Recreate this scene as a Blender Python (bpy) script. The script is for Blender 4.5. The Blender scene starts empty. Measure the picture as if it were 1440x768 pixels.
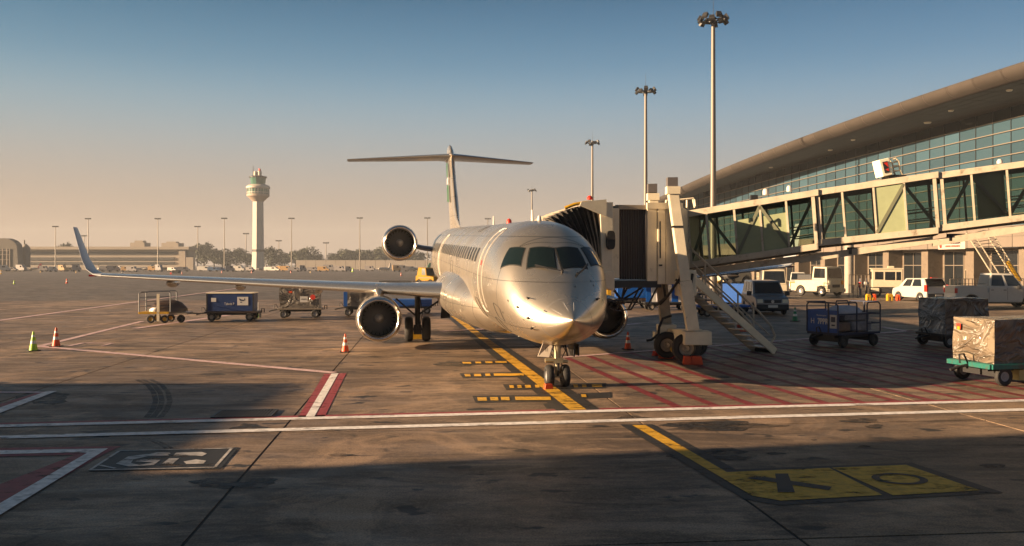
import bpy, bmesh, math, random
from mathutils import Vector, Matrix, noise
from mathutils.bvhtree import BVHTree
random.seed(7)
S = bpy.context.scene
COL = S.collection
R = math.radians
# ------------------------------------------------------------------ camera
F = 1250.0; CX = 720.0; HY = 372.0; CAMH = 3.2        # photo: focal length in px, centre column, horizon row, eye height
cam = bpy.data.cameras.new('camera'); cam.lens = 36.0*F/1440; cam.sensor_width = 36
cam.shift_y = (HY-384)/1440; cam.clip_start = .1; cam.clip_end = 6000
co = bpy.data.objects.new('camera', cam); COL.objects.link(co)
co.location = (0, 0, CAMH); co.rotation_euler = (R(90), 0, 0); S.camera = co
# ------------------------------------------------------------------ sky, sun, exposure
SUN_EL = 12.0; SUN_BEHIND = 12.0                              # sun low on the left, a little behind the camera
w = bpy.data.worlds.new('World'); S.world = w; w.use_nodes = True
nt = w.node_tree; bg = nt.nodes['Background']
sky = nt.nodes.new('ShaderNodeTexSky'); sky.sky_type = 'NISHITA'; sky.sun_disc = False
sky.sun_elevation = R(SUN_EL); sky.sun_rotation = R(-90-SUN_BEHIND)
sky.altitude = 200; sky.air_density = 1.35; sky.dust_density = 2.2; sky.ozone_density = 2.2
tcw = nt.nodes.new('ShaderNodeTexCoord'); sxw = nt.nodes.new('ShaderNodeSeparateXYZ'); nt.links.new(tcw.outputs['Generated'], sxw.inputs[0])
def wm_(op, *a):
    q = nt.nodes.new('ShaderNodeMath'); q.operation = op
    for i, v in enumerate(a):
        if isinstance(v, (int, float)): q.inputs[i].default_value = v
        else: nt.links.new(v, q.inputs[i])
    return q.outputs[0]
el = wm_('MULTIPLY', wm_('ARCSINE', wm_('MAXIMUM', sxw.outputs[2], 0.0)), 2/math.pi)      # 0 horizon .. 1 zenith
rp = nt.nodes.new('ShaderNodeValToRGB'); nt.links.new(el, rp.inputs[0]); cr = rp.color_ramp; cr.interpolation = 'B_SPLINE'
for i, (dg_, c) in enumerate(((0,(.62,.44,.31)),(3.5,(.56,.425,.315)),(6.5,(.46,.445,.405)),(9.5,(.33,.455,.51)),(12.5,(.15,.325,.46)),(17,(.028,.15,.28)),(35,(.045,.075,.11)),(90,(.048,.060,.075)))):
    e_ = cr.elements[i] if i < 2 else cr.elements.new(.5)
    e_.position = dg_/90; e_.color = (*c, 1)
# towards the sun the sky is warmer and brighter, away from it cooler
lr = wm_('ADD', wm_('MULTIPLY', sxw.outputs[0], -.5), .5)
tn = nt.nodes.new('ShaderNodeMix'); tn.data_type = 'RGBA'; nt.links.new(lr, tn.inputs[0]); tn.inputs[6].default_value = (.66,.80,.98,1); tn.inputs[7].default_value = (1.10,1.0,.92,1)
mu_ = nt.nodes.new('ShaderNodeMix'); mu_.data_type = 'RGBA'; mu_.blend_type = 'MULTIPLY'; mu_.inputs[0].default_value = 1; nt.links.new(rp.outputs[0], mu_.inputs[6]); nt.links.new(tn.outputs[2], mu_.inputs[7])
sc3 = nt.nodes.new('ShaderNodeVectorMath'); sc3.operation = 'SCALE'; sc3.inputs['Scale'].default_value = 4.2; nt.links.new(mu_.outputs[2], sc3.inputs[0])
mn = nt.nodes.new('ShaderNodeMix'); mn.data_type = 'RGBA'; mn.inputs[0].default_value = .03; nt.links.new(sc3.outputs[0], mn.inputs[6]); nt.links.new(sky.outputs[0], mn.inputs[7])
nt.links.new(mn.outputs[2], bg.inputs[0]); bg.inputs[1].default_value = .05
sl = bpy.data.lights.new('sun', 'SUN'); sl.energy = 4.0; sl.angle = R(.5); sl.color = (1, .70, .42)
so = bpy.data.objects.new('sun', sl); COL.objects.link(so)
sd = Vector((-math.cos(R(SUN_EL))*math.cos(R(SUN_BEHIND)), -math.cos(R(SUN_EL))*math.sin(R(SUN_BEHIND)), math.sin(R(SUN_EL))))
so.rotation_euler = sd.to_track_quat('Z', 'Y').to_euler()
S.view_settings.view_transform = 'Standard'; S.view_settings.look = 'None'
S.view_settings.gamma = 1; S.view_settings.exposure = 2.2
S.render.engine = 'CYCLES'
# ------------------------------------------------------------------ helpers
def G(px, py, z=0.0):
    d = F*(CAMH-z)/(py-HY); return Vector(((px-CX)/F*d, d, z))
def P(px, py, d):
    return Vector(((px-CX)/F*d, d, CAMH-(py-HY)/F*d))
class MB:
    def __init__(s): s.v = []; s.f = []; s.m = []; s.mi = 0; s.T = Matrix()
    def face(s, pts):
        n = len(s.v); s.v += [s.T @ Vector(p) for p in pts]; s.f.append(list(range(n, n+len(pts)))); s.m.append(s.mi)
    def raw(s, vs, fs):
        n = len(s.v); s.v += [s.T @ Vector(p) for p in vs]
        for f in fs: s.f.append([n+i for i in f]); s.m.append(s.mi)
    def box(s, x0, x1, y0, y1, z0, z1):
        v = [(x0,y0,z0),(x1,y0,z0),(x1,y1,z0),(x0,y1,z0),(x0,y0,z1),(x1,y0,z1),(x1,y1,z1),(x0,y1,z1)]
        s.raw(v, [(3,2,1,0),(4,5,6,7),(0,1,5,4),(1,2,6,5),(2,3,7,6),(3,0,4,7)])
    def hexa(s, v): s.raw(v, [(3,2,1,0),(4,5,6,7),(0,1,5,4),(1,2,6,5),(2,3,7,6),(3,0,4,7)])
    def beam(s, p, q, w, h=None, up=(0,0,1)):
        h = h or w; p = Vector(p); q = Vector(q); d = (q-p).normalized(); u = Vector(up)
        if abs(d.dot(u)) > .99: u = Vector((1,0,0))
        a = d.cross(u).normalized()*w/2; b = a.cross(d).normalized()*h/2
        s.hexa([p-a-b, p+a-b, q+a-b, q-a-b, p-a+b, p+a+b, q+a+b, q-a+b])
    def cyl(s, p, q, r0, r1=None, n=10, caps=True):
        r1 = r0 if r1 is None else r1; p = Vector(p); q = Vector(q); d = (q-p).normalized()
        u = Vector((0,0,1)) if abs(d.z) < .9 else Vector((1,0,0))
        a = d.cross(u).normalized(); b = d.cross(a)
        vs = []
        for c, r in ((p, r0), (q, r1)):
            for i in range(n):
                t = 2*math.pi*i/n; vs.append(c+a*(r*math.cos(t))+b*(r*math.sin(t)))
        fs = [(i, (i+1) % n, n+(i+1) % n, n+i) for i in range(n)]
        if caps: fs += [tuple(range(n-1, -1, -1)), tuple(range(n, 2*n))]
        s.raw(vs, fs)
    def tube(s, pts, r, n=6):
        pts = [Vector(p) for p in pts]; vs = []; fs = []; a = None
        for k, c in enumerate(pts):
            d = (pts[min(k+1, len(pts)-1)]-pts[max(k-1, 0)]).normalized()
            if a is None:
                u = Vector((0,0,1)) if abs(d.z) < .9 else Vector((1,0,0)); a = d.cross(u).normalized()
            else: a = (a-d*a.dot(d)).normalized()
            b = d.cross(a)
            for i in range(n):
                t = 2*math.pi*i/n; vs.append(c+a*(r*math.cos(t))+b*(r*math.sin(t)))
        for k in range(len(pts)-1):
            for i in range(n): fs.append((k*n+i, k*n+(i+1) % n, (k+1)*n+(i+1) % n, (k+1)*n+i))
        fs += [tuple(range(n-1, -1, -1)), tuple(range((len(pts)-1)*n, len(pts)*n))]
        s.raw(vs, fs)
    def loft(s, rings, closed=True, cap=True):
        n = len(rings[0]); vs = [p for r in rings for p in r]; fs = []
        for k in range(len(rings)-1):
            for i in range(n if closed else n-1):
                j = (i+1) % n; fs.append((k*n+i, k*n+j, (k+1)*n+j, (k+1)*n+i))
        if cap and closed: fs += [tuple(range(n-1, -1, -1)), tuple(range((len(rings)-1)*n, len(rings)*n))]
        s.raw(vs, fs)
    def lathe(s, prof, o=(0,0,0), ax='z', n=24, closed=False):
        o = Vector(o); rings = []
        for r, h in prof:
            ring = []
            for i in range(n):
                t = 2*math.pi*i/n; c, q = r*math.cos(t), r*math.sin(t)
                ring.append(o+Vector({'z': (c,q,h), 'y': (c,h,q), 'x': (h,c,q)}[ax]))
            rings.append(ring)
        s.loft(rings, cap=not closed)
    def prism(s, poly, z0, z1):
        n = len(poly); s.raw([(x,y,z0) for x,y in poly]+[(x,y,z1) for x,y in poly],
            [tuple(range(n-1,-1,-1)), tuple(range(n,2*n))]+[(i,(i+1)%n,n+(i+1)%n,n+i) for i in range(n)])
    def side(s, poly, y0, y1):      # side profile (x,z) run along y
        n = len(poly); s.raw([(x,y0,z) for x,z in poly]+[(x,y1,z) for x,z in poly],
            [tuple(range(n-1,-1,-1)), tuple(range(n,2*n))]+[(i,(i+1)%n,n+(i+1)%n,n+i) for i in range(n)])
    def build(s, name, mat, parent=None, world=False, smooth=False, bevel=0, fix=True):
        me = bpy.data.meshes.new(name); vs = s.v
        if world and parent is not None:
            inv = parent.matrix_basis.inverted(); vs = [inv @ v for v in vs]
        me.from_pydata(vs, [], s.f)
        mats = mat if isinstance(mat, (list, tuple)) else [mat]
        for m in mats: me.materials.append(m)
        if len(mats) > 1: me.polygons.foreach_set('material_index', s.m)
        if fix:
            b = bmesh.new(); b.from_mesh(me); bmesh.ops.remove_doubles(b, verts=b.verts, dist=1e-5)
            bmesh.ops.recalc_face_normals(b, faces=b.faces); b.to_mesh(me); b.free()
        if smooth:
            me.polygons.foreach_set('use_smooth', [True]*len(me.polygons)); me.set_sharp_from_angle(angle=R(smooth if smooth > 1 else 38))
        o = bpy.data.objects.new(name, me); COL.objects.link(o)
        if parent is not None: o.parent = parent
        if bevel:
            bv = o.modifiers.new('bevel', 'BEVEL'); bv.width = bevel; bv.segments = 2; bv.limit_method = 'ANGLE'
        return o
def thing(name, label, cat, loc=(0,0,0), rz=0, group=None):
    o = bpy.data.objects.new(name, None); COL.objects.link(o); o.location = loc; o.rotation_euler = (0,0,rz)
    o.matrix_basis = Matrix.Translation(loc) @ Matrix.Rotation(rz, 4, 'Z')
    o.empty_display_size = .3; return tag(o, label, cat, group)
def tag(o, label=None, cat=None, group=None, kind=None):
    if label: o['label'] = label
    if cat: o['category'] = cat
    if group: o['group'] = group
    if kind: o['kind'] = kind
    return o
def kids(o): return list(CH.get(o.name, []))
def copy_tree(src, loc=None, rz=None, label=None, group=None):
    def rec(o, par):
        c = o.copy(); COL.objects.link(c); c.parent = par
        for ch in [x for x in o.children]: rec(ch, c)
        return c
    c = rec(src, None)
    if loc is not None: c.location = loc
    if rz is not None: c.rotation_euler = (0,0,rz)
    if label: c['label'] = label
    if group: c['group'] = group
    return c
def text_part(txt, name, mat, parent, M, size=1.0, align='CENTER', ext=.002, bold=0.0, sx=1.0):
    cu = bpy.data.curves.new(name, 'FONT'); cu.body = txt; cu.size = size; cu.align_x = align; cu.align_y = 'CENTER'
    cu.extrude = ext; cu.offset = bold; cu.resolution_u = 3
    t = bpy.data.objects.new(name, cu); COL.objects.link(t)
    dg = bpy.context.evaluated_depsgraph_get(); me = bpy.data.meshes.new_from_object(t.evaluated_get(dg))
    bpy.data.objects.remove(t)
    me.transform(M @ Matrix.Diagonal((sx,1,1,1))); me.materials.clear(); me.materials.append(mat); me.name = name
    o = bpy.data.objects.new(name, me); COL.objects.link(o); o.parent = parent
    return o
# ------------------------------------------------------------------ materials
def principled(name, col, rough=.6, metal=0., var=.0, scale=4., bump=0., bscale=30., bdist=.02, dirt=None, dscale=1.2, dth=.55, spec=.5, emis=None, coat=0, stretch=(1,1,1), coords='Object', randv=0):
    m = bpy.data.materials.new(name); m.use_nodes = True; n = m.node_tree.nodes; l = m.node_tree.links
    p = n['Principled BSDF']; p.inputs['Base Color'].default_value = (*col, 1); p.inputs['Roughness'].default_value = rough
    p.inputs['Metallic'].default_value = metal; p.inputs['Specular IOR Level'].default_value = spec
    if coat: p.inputs['Coat Weight'].default_value = coat; p.inputs['Coat Roughness'].default_value = .08
    if emis: p.inputs['Emission Color'].default_value = (*emis[0], 1); p.inputs['Emission Strength'].default_value = emis[1]
    tc = n.new('ShaderNodeTexCoord'); mp = n.new('ShaderNodeMapping'); mp.inputs['Scale'].default_value = stretch
    l.new(tc.outputs[coords], mp.inputs[0]); cur = None
    if var or dirt or randv:
        cur = n.new('ShaderNodeRGB'); cur.outputs[0].default_value = (*col, 1); cur = cur.outputs[0]
    if var:
        t = n.new('ShaderNodeTexNoise'); t.inputs['Scale'].default_value = scale; t.inputs['Detail'].default_value = 6; t.inputs['Roughness'].default_value = .65
        l.new(mp.outputs[0], t.inputs[0]); mr = n.new('ShaderNodeMapRange'); mr.inputs[1].default_value = .3; mr.inputs[2].default_value = .7
        mr.inputs[3].default_value = 1-var; mr.inputs[4].default_value = 1+var; l.new(t.outputs[0], mr.inputs[0])
        h = n.new('ShaderNodeHueSaturation'); l.new(mr.outputs[0], h.inputs['Value']); l.new(cur, h.inputs['Color']); cur = h.outputs[0]
    if randv:
        oi = n.new('ShaderNodeObjectInfo'); mr = n.new('ShaderNodeMapRange'); mr.inputs[3].default_value = 1-randv; mr.inputs[4].default_value = 1+randv
        l.new(oi.outputs['Random'], mr.inputs[0]); h = n.new('ShaderNodeHueSaturation'); l.new(mr.outputs[0], h.inputs['Value']); l.new(cur, h.inputs['Color']); cur = h.outputs[0]
    if dirt:
        t = n.new('ShaderNodeTexNoise'); t.inputs['Scale'].default_value = dscale; t.inputs['Detail'].default_value = 8; t.inputs['Roughness'].default_value = .7
        l.new(mp.outputs[0], t.inputs[0]); mr = n.new('ShaderNodeMapRange'); mr.inputs[1].default_value = dth; mr.inputs[2].default_value = dth+.15; l.new(t.outputs[0], mr.inputs[0])
        mx = n.new('ShaderNodeMix'); mx.data_type = 'RGBA'; l.new(mr.outputs[0], mx.inputs[0]); l.new(cur, mx.inputs[6]); mx.inputs[7].default_value = (*dirt, 1); cur = mx.outputs[2]
    if cur is not None: l.new(cur, p.inputs['Base Color'])
    if bump:
        t = n.new('ShaderNodeTexNoise'); t.inputs['Scale'].default_value = bscale; t.inputs['Detail'].default_value = 5; l.new(mp.outputs[0], t.inputs[0])
        b = n.new('ShaderNodeBump'); b.inputs['Strength'].default_value = bump; b.inputs['Distance'].default_value = bdist; l.new(t.outputs[0], b.inputs['Height']); l.new(b.outputs[0], p.inputs['Normal'])
    return m
def glass(name, tint, rough=.03, refl=1.0, ior=1.45):
    m = bpy.data.materials.new(name); m.use_nodes = True; n = m.node_tree.nodes; l = m.node_tree.links; n.clear()
    o = n.new('ShaderNodeOutputMaterial'); t = n.new('ShaderNodeBsdfTransparent'); t.inputs[0].default_value = (*tint, 1)
    g = n.new('ShaderNodeBsdfGlossy'); g.inputs['Roughness'].default_value = rough; f = n.new('ShaderNodeFresnel'); f.inputs[0].default_value = ior
    mu = n.new('ShaderNodeMath'); mu.operation = 'MULTIPLY'; mu.inputs[1].default_value = refl; l.new(f.outputs[0], mu.inputs[0])
    mx = n.new('ShaderNodeMixShader'); l.new(mu.outputs[0], mx.inputs[0]); l.new(t.outputs[0], mx.inputs[1]); l.new(g.outputs[0], mx.inputs[2]); l.new(mx.outputs[0], o.inputs[0])
    return m
def ground_mat(name, randv=.16, base=((.125,.092,.066),(.30,.215,.148)), tarry=False):
    m = bpy.data.materials.new(name); m.use_nodes = True; n = m.node_tree.nodes; l = m.node_tree.links; p = n['Principled BSDF']
    g = n.new('ShaderNodeNewGeometry')
    def nz(scale, detail, rough, sc=(1,1,1), dist=0):
        mp = n.new('ShaderNodeMapping'); mp.inputs['Scale'].default_value = sc; l.new(g.outputs['Position'], mp.inputs[0])
        t = n.new('ShaderNodeTexNoise'); t.inputs['Scale'].default_value = scale; t.inputs['Detail'].default_value = detail; t.inputs['Roughness'].default_value = rough
        t.inputs['Distortion'].default_value = dist; l.new(mp.outputs[0], t.inputs[0]); return t.outputs[0]
    def mr(x, a, b, c=0., d=1.):
        q = n.new('ShaderNodeMapRange'); q.inputs[1].default_value = a; q.inputs[2].default_value = b; q.inputs[3].default_value = c; q.inputs[4].default_value = d; l.new(x, q.inputs[0]); return q.outputs[0]
    def mixc(f, a, b, mode='MIX'):
        q = n.new('ShaderNodeMix'); q.data_type = 'RGBA'; q.blend_type = mode
        if isinstance(f, float): q.inputs[0].default_value = f
        else: l.new(f, q.inputs[0])
        for i, c in ((6, a), (7, b)):
            if isinstance(c, tuple): q.inputs[i].default_value = (*c, 1)
            else: l.new(c, q.inputs[i])
        return q.outputs[2]
    big = nz(.16, 7, .68, (1,.55,1), .4); med = nz(.9, 8, .7, (.55,1.25,1), .3); fine = nz(9, 6, .75); streak = nz(1.3, 7, .7, (.22,1.5,1), .6); patchy = nz(.07, 4, .6, (1,.6,1), .8); spots = nz(1.6, 3, .5, (.6,1,1)); pit = nz(38, 2, .5)
    c = mixc(mr(big, .42, .58), base[0], base[1])
    c = mixc(mr(med, .46, .60), c, (base[0][0]*.62, base[0][1]*.60, base[0][2]*.60))
    c = mixc(mr(streak, .49, .58, 0, .8), c, (base[0][0]*.40, base[0][1]*.38, base[0][2]*.37))  # crosswise streaks: stains plus streaky shadow put into the concrete colour
    c = mixc(mr(patchy, .47, .56, 0, .55), c, (base[0][0]*.6, base[0][1]*.58, base[0][2]*.55))
    c = mixc(mr(fine, .3, .7, 0, .5), c, (base[1][0]*1.15, base[1][1]*1.1, base[1][2]*1.05))
    c = mixc(mr(spots, .63, .66), c, (.030,.026,.023))
    # cracks
    mp = n.new('ShaderNodeMapping'); mp.inputs['Scale'].default_value = (.16,.22,1); l.new(g.outputs['Position'], mp.inputs[0])
    wn_ = n.new('ShaderNodeTexNoise'); wn_.inputs['Scale'].default_value = 3; wn_.inputs['Detail'].default_value = 6; l.new(mp.outputs[0], wn_.inputs[0])
    va = n.new('ShaderNodeVectorMath'); va.operation = 'MULTIPLY_ADD'; va.inputs[1].default_value = (.35,.35,0); l.new(wn_.outputs['Color'], va.inputs[0]); l.new(mp.outputs[0], va.inputs[2])
    vo = n.new('ShaderNodeTexVoronoi'); vo.feature = 'DISTANCE_TO_EDGE'; vo.inputs['Scale'].default_value = 1.0; l.new(va.outputs[0], vo.inputs['Vector'])
    cm = n.new('ShaderNodeMath'); cm.operation = 'MULTIPLY'; l.new(mr(vo.outputs['Distance'], .0, .009, .85, 0), cm.inputs[0]); l.new(mr(nz(.25, 3, .5), .50, .58), cm.inputs[1])
    c = mixc(cm.outputs[0], c, (.022,.018,.015))
    # worn lighter patches and a brown oil film
    c = mixc(mr(nz(.33, 5, .7, (1,.8,1), 1.2), .52, .62, 0, .6), c, (base[1][0]*1.25, base[1][1]*1.18, base[1][2]*1.1))
    c = mixc(mr(nz(.5, 6, .75, (.35,1,1), .8), .52, .60, 0, .7), c, (.055,.040,.030))
    oi = n.new('ShaderNodeObjectInfo'); h = n.new('ShaderNodeHueSaturation'); l.new(mr(oi.outputs['Random'], 0, 1, 1-randv, 1+randv), h.inputs['Value']); l.new(c, h.inputs['Color'])
    h2 = n.new('ShaderNodeHueSaturation'); l.new(mr(pit, .35, .65, .66, 1.3), h2.inputs['Value']); l.new(h.outputs[0], h2.inputs['Color'])
    l.new(h2.outputs[0], p.inputs['Base Color'])
    l.new(mr(med, .3, .7, .42, .75), p.inputs['Roughness']); p.inputs['Specular IOR Level'].default_value = .35
    b = n.new('ShaderNodeBump'); b.inputs['Strength'].default_value = .5; b.inputs['Distance'].default_value = .012
    ad = n.new('ShaderNodeMath'); l.new(fine, ad.inputs[0]); l.new(med, ad.inputs[1]); l.new(ad.outputs[0], b.inputs['Height']); l.new(b.outputs[0], p.inputs['Normal'])
    return m
def paint_mat(name, col, wear=.45, wearcol=None):
    m = bpy.data.materials.new(name); m.use_nodes = True; n = m.node_tree.nodes; l = m.node_tree.links; p = n['Principled BSDF']; out = n['Material Output']
    g = n.new('ShaderNodeNewGeometry')
    mp = n.new('ShaderNodeMapping'); mp.inputs['Scale'].default_value = (.6,1.2,1); l.new(g.outputs['Position'], mp.inputs[0])
    t = n.new('ShaderNodeTexNoise'); t.inputs['Scale'].default_value = 2.2; t.inputs['Detail'].default_value = 9; t.inputs['Roughness'].default_value = .75; l.new(mp.outputs[0], t.inputs[0])
    r = n.new('ShaderNodeMapRange'); r.inputs[1].default_value = .5-.02+(.5-wear)*.4; r.inputs[2].default_value = r.inputs[1].default_value+.12; l.new(t.outputs[0], r.inputs[0]); r.inputs[4].default_value = .8
    t2 = n.new('ShaderNodeTexNoise'); t2.inputs['Scale'].default_value = 7; t2.inputs['Detail'].default_value = 6; l.new(g.outputs['Position'], t2.inputs[0])
    mv = n.new('ShaderNodeMapRange'); mv.inputs[1].default_value=.3; mv.inputs[2].default_value=.7; mv.inputs[3].default_value = .7; mv.inputs[4].default_value = 1.15; l.new(t2.outputs[0], mv.inputs[0])
    h = n.new('ShaderNodeHueSaturation'); h.inputs['Color'].default_value = (*col, 1); l.new(mv.outputs[0], h.inputs['Value']); l.new(h.outputs[0], p.inputs['Base Color'])
    p.inputs['Roughness'].default_value = .6
    tr = n.new('ShaderNodeBsdfTransparent'); mx = n.new('ShaderNodeMixShader'); l.new(r.outputs[0], mx.inputs[0]); l.new(p.outputs[0], mx.inputs[1]); l.new(tr.outputs[0], mx.inputs[2]); l.new(mx.outputs[0], out.inputs[0])
    return m
M = {}
M['apron'] = ground_mat('apron_concrete')
M['tar'] = principled('joint_tar', (.018,.016,.015), .8)
M['far_ground'] = ground_mat('far_concrete', 0, ((.10,.085,.07),(.17,.14,.11)))
M['white_p'] = paint_mat('white_paint_marking', (.78,.74,.72), .36)
M['pink_p'] = paint_mat('faded_pink_marking', (.60,.42,.42), .38)
M['red_p'] = paint_mat('red_paint_marking', (.17,.012,.018), .38)
M['red2_p'] = paint_mat('red_marking_lifted', (.27,.035,.04), .36)  # red copy brightened in colour for the markings that lie in shade
M['yellow_p'] = paint_mat('yellow_paint_marking', (.62,.34,.015), .40)
M['lead_p'] = paint_mat('worn_yellow_line', (.60,.33,.02), .46)
M['black_p'] = paint_mat('black_paint_marking', (.016,.015,.015), .34)
M['grey_p'] = paint_mat('worn_grey_marking', (.48,.45,.43), .44)
M['stain'] = paint_mat('dark_rubber_stain', (.02,.018,.017), .62)
M['silver'] = principled('silver_skin', (.66,.63,.60), .3, .85, bump=.02, bscale=.6)
M['white'] = principled('white_paint', (.52,.50,.46), .35, var=.06)
M['tunnel'] = principled('tunnel_frame_paint', (.42,.36,.275), .5, var=.15, scale=2.5, dirt=(.16,.125,.085), dscale=3, dth=.56)
M['cream'] = principled('cream_paint', (.66,.58,.43), .5, var=.12, scale=2, dirt=(.20,.165,.12), dscale=2.5, dth=.62)
M['dark'] = principled('dark_metal', (.03,.03,.032), .5, .3)
M['black'] = principled('black_rubber', (.018,.017,.017), .75, bump=.2)
M['steel'] = principled('steel', (.42,.41,.40), .35, .9)
M['grey'] = principled('grey_paint', (.25,.25,.26), .5)
M['blue'] = principled('blue_paint', (.005,.07,.31), .4, var=.12)
M['navy'] = principled('navy_tubing', (.012,.02,.055), .45)
M['yellow'] = principled('yellow_paint', (.45,.25,.01), .45, var=.15, dirt=(.2,.12,.03), dscale=3)
M['red'] = principled('red_paint', (.55,.03,.015), .5, var=.1)
M['orange'] = principled('orange_plastic', (.55,.055,.006), .5)
M['green'] = principled('green_plastic', (.01,.16,.06), .5)
M['lime'] = principled('lime_plastic', (.30,.50,.02), .5)
M['refl'] = principled('reflective_white_band', (.55,.53,.50), .4)
M['glass_dark'] = principled('dark_glass', (.010,.012,.014), .08, 0, spec=.45)
# ------------------------------------------------------------------ ground: base sheet, slabs, painted markings
g = MB(); g.face([(-2500,-250,-.04),(2500,-250,-.04),(2500,3500,-.04),(-2500,3500,-.04)])
apron = tag(g.build('apron_ground', M['far_ground']), kind='structure')
# near slabs, one object each, with tarred joints between them
A6 = math.atan2(.098, 1.0)
SW, SL = 7.1, 7.25; Rg = Matrix.Rotation(A6, 4, 'Z'); GO = Vector((-4.42, 16.9, 0))
bed = MB(); bed.T = Matrix.Translation(GO) @ Rg
bed.box(-7*SW-.2, 8*SW+.2, -4*SL-.2, 9*SL+.2, -.036, -.012)
b = tag(bed.build('joint_bed', M['tar'], apron), None)
slab = MB(); ins = .022
slab.box(ins, SW-ins, ins, SL-ins, -.012, 0.0)
sl0 = None
for i in range(-7, 8):
    for j in range(-4, 9):
        if sl0 is None: o = sl0 = slab.build('concrete_slab', M['apron'], apron)
        else:
            o = sl0.copy(); COL.objects.link(o); o.parent = apron
        o.location = Rg @ Vector((i*SW, j*SL, 0)) + GO; o.rotation_euler = (0,0,A6)
        o.location.z += random.uniform(-.003, 0)
# sloped skirt of the far apron starts flush behind the slabs
def mark(name, pts, mat, z=.006, parent=apron):
    m = MB(); m.face([(p.x, p.y, z) for p in pts]); return m.build(name, mat, parent, fix=False)
def strip(name, p, q, w, mat, z=.006, parent=apron):
    p = Vector((p[0], p[1], 0)); q = Vector((q[0], q[1], 0)); d = (q-p).normalized(); n = Vector((-d.y, d.x, 0))*w/2
    return mark(name, [p-n, q-n, q+n, p+n], mat, z, parent)
def gq(*a): return [G(*p) for p in a]
# two long white lines with a red edge
def ext(p, q, a, b): d = (q-p); return p-d*a, q+d*b
p, q = ext(G(0,599.5), G(1440,563.5), .8, .8); strip('white_line', p, q, .30, M['white_p'], .010)
n = Vector((-(q-p).normalized().y, (q-p).normalized().x, 0))
strip('red_line', p+n*.26, q+n*.26, .22, M['red2_p'], .006)
p, q = ext(G(0,615.5), G(1440,576.5), .8, .8); strip('white_line', p, q, .30, M['white_p'], .010)
# boundary from the cones to the inner corner
strip('pink_line', G(52,487), G(470,524.5), .34, M['pink_p'], .010)
strip('white_line', G(56,487), G(200,452), .30, M['pink_p'], .010)
strip('white_line', G(96,487), G(118,482.5), .2, M['pink_p'], .014); strip('white_line', G(118,482.5), G(158,483), .2, M['pink_p'], .010)
strip('white_line', G(158,483), G(143,487), .13, M['pink_p'], .014)
mark('red_panel', gq((456,526),(487,525),(456,587.5),(418,588.5)), M['red2_p'], .006)
mark('white_line', gq((466,526),(476,525.5),(442,586.5),(430,586.5)), M['white_p'], .012)
# arrow tip, left edge
strip('white_line', G(-60,552), G(70,552), .25, M['pink_p'], .010)
mark('white_line', gq((66,550.5),(80,550.5),(-40,597),(-66,597)), M['white_p'], .012)
mark('red_line', gq((50,553),(66,553),(-76,596),(-90,596)), M['red2_p'], .007)
# arrow tip, lower left
mark('red_panel', gq((-60,631),(170,628),(150,637),(30,704),(-60,756),(-60,705),(106,640),(-60,644)), M['red2_p'], .006)
mark('white_line', gq((-60,635.5),(152,631.5),(134,639),(110,637),(-60,641)), M['white_p'], .012)
mark('white_line', gq((126,636),(152,631.7),(-20,738),(-50,738)), M['white_p'], .015)
# dark plate with stencil
mark('black_panel', gq((168,634),(336,629.5),(310,660),(124,663)), M['black_p'], .007)
for a, b in (((168,634.8),(326,631)),((326,631),(302,658)),((302,658),(126,662)),((126,662),(168,634.8)),((140,655),(162,659.5))):
    strip('stencil_border', G(*a), G(*b), .05, M['grey_p'], .012)
mark('stencil_stroke', gq((181,657),(163,653),(180,643),(206,639.5),(236,639.5),(238,641.5),(208,642.5),(188,647),(184,652),(196,655),(216,651),(190,650),(198,647),(226,647.5),(216,655)), M['grey_p'], .012)
mark('stencil_stroke', gq((228,653),(238,645.5),(252,645.5),(243,653)), M['grey_p'], .012)
mark('stencil_stroke', gq((243,641.5),(248,637.5),(284,636.5),(291,639),(284,642.5),(276,641.5)), M['grey_p'], .012)
mark('stencil_stroke', gq((258,650),(276,647),(290,649),(286,653),(262,653.5)), M['grey_p'], .012)
mark('stencil_stroke', gq((207,640),(220,637.2),(238,637.6),(240,639),(222,638.8),(212,641)), M['grey_p'], .0125)
# lead-in line: yellow with black edges
def lead(px0, py0, px1, py1, w, mat, z, off=0, name='yellow_line'):
    p = G(px0, py0); q = G(px1, py1); d = (q-p).normalized(); n = Vector((d.y, -d.x, 0))
    if n.x < 0: n = -n
    return strip(name, p+n*off, q+n*off, w, mat, z)
LA = (640,446,813,577)
lead(*LA, .98, M['black_p'], .007, 0, 'black_line')
lead(*LA, .38, M['lead_p'], .014)
lead(628,438,640,446, .38, M['lead_p'], .014)
for py, x0, x1, dashes, h in ((511,646,722,((650,662),(668,676),(682,692),(696,712)),5),(528.5,646,738,((653,661),(666,676),(682,689),(694,736)),7),
        (544.5,707,852,((716,722),(727,733),(738,746),(752,758),(806,812),(818,824),(832,846)),8),(562,664,784,((671,684),(689,700),(704,716),(724,774)),10),(557.5,812,860,((817,824),),8)):
    sl_ = -.04
    mark('black_bar', [G(x0,py-h/2),G(x1,py-h/2-2),G(x1,py+h/2-2),G(x0+5,py+h/2)], M['black_p'], .004)
    for a, b2 in dashes:
        k = -2*(a-x0)/(x1-x0)
        mark('yellow_dash', [G(a,py+k-h*.22),G(b2,py+k-h*.22),G(b2+1,py+k+h*.25),G(a+1,py+k+h*.25)], M['yellow_p'], .0165)
mark('black_patch', gq((763,568),(775,567.5),(782,574.5),(769,575)), M['black_p'], .005)
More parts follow.
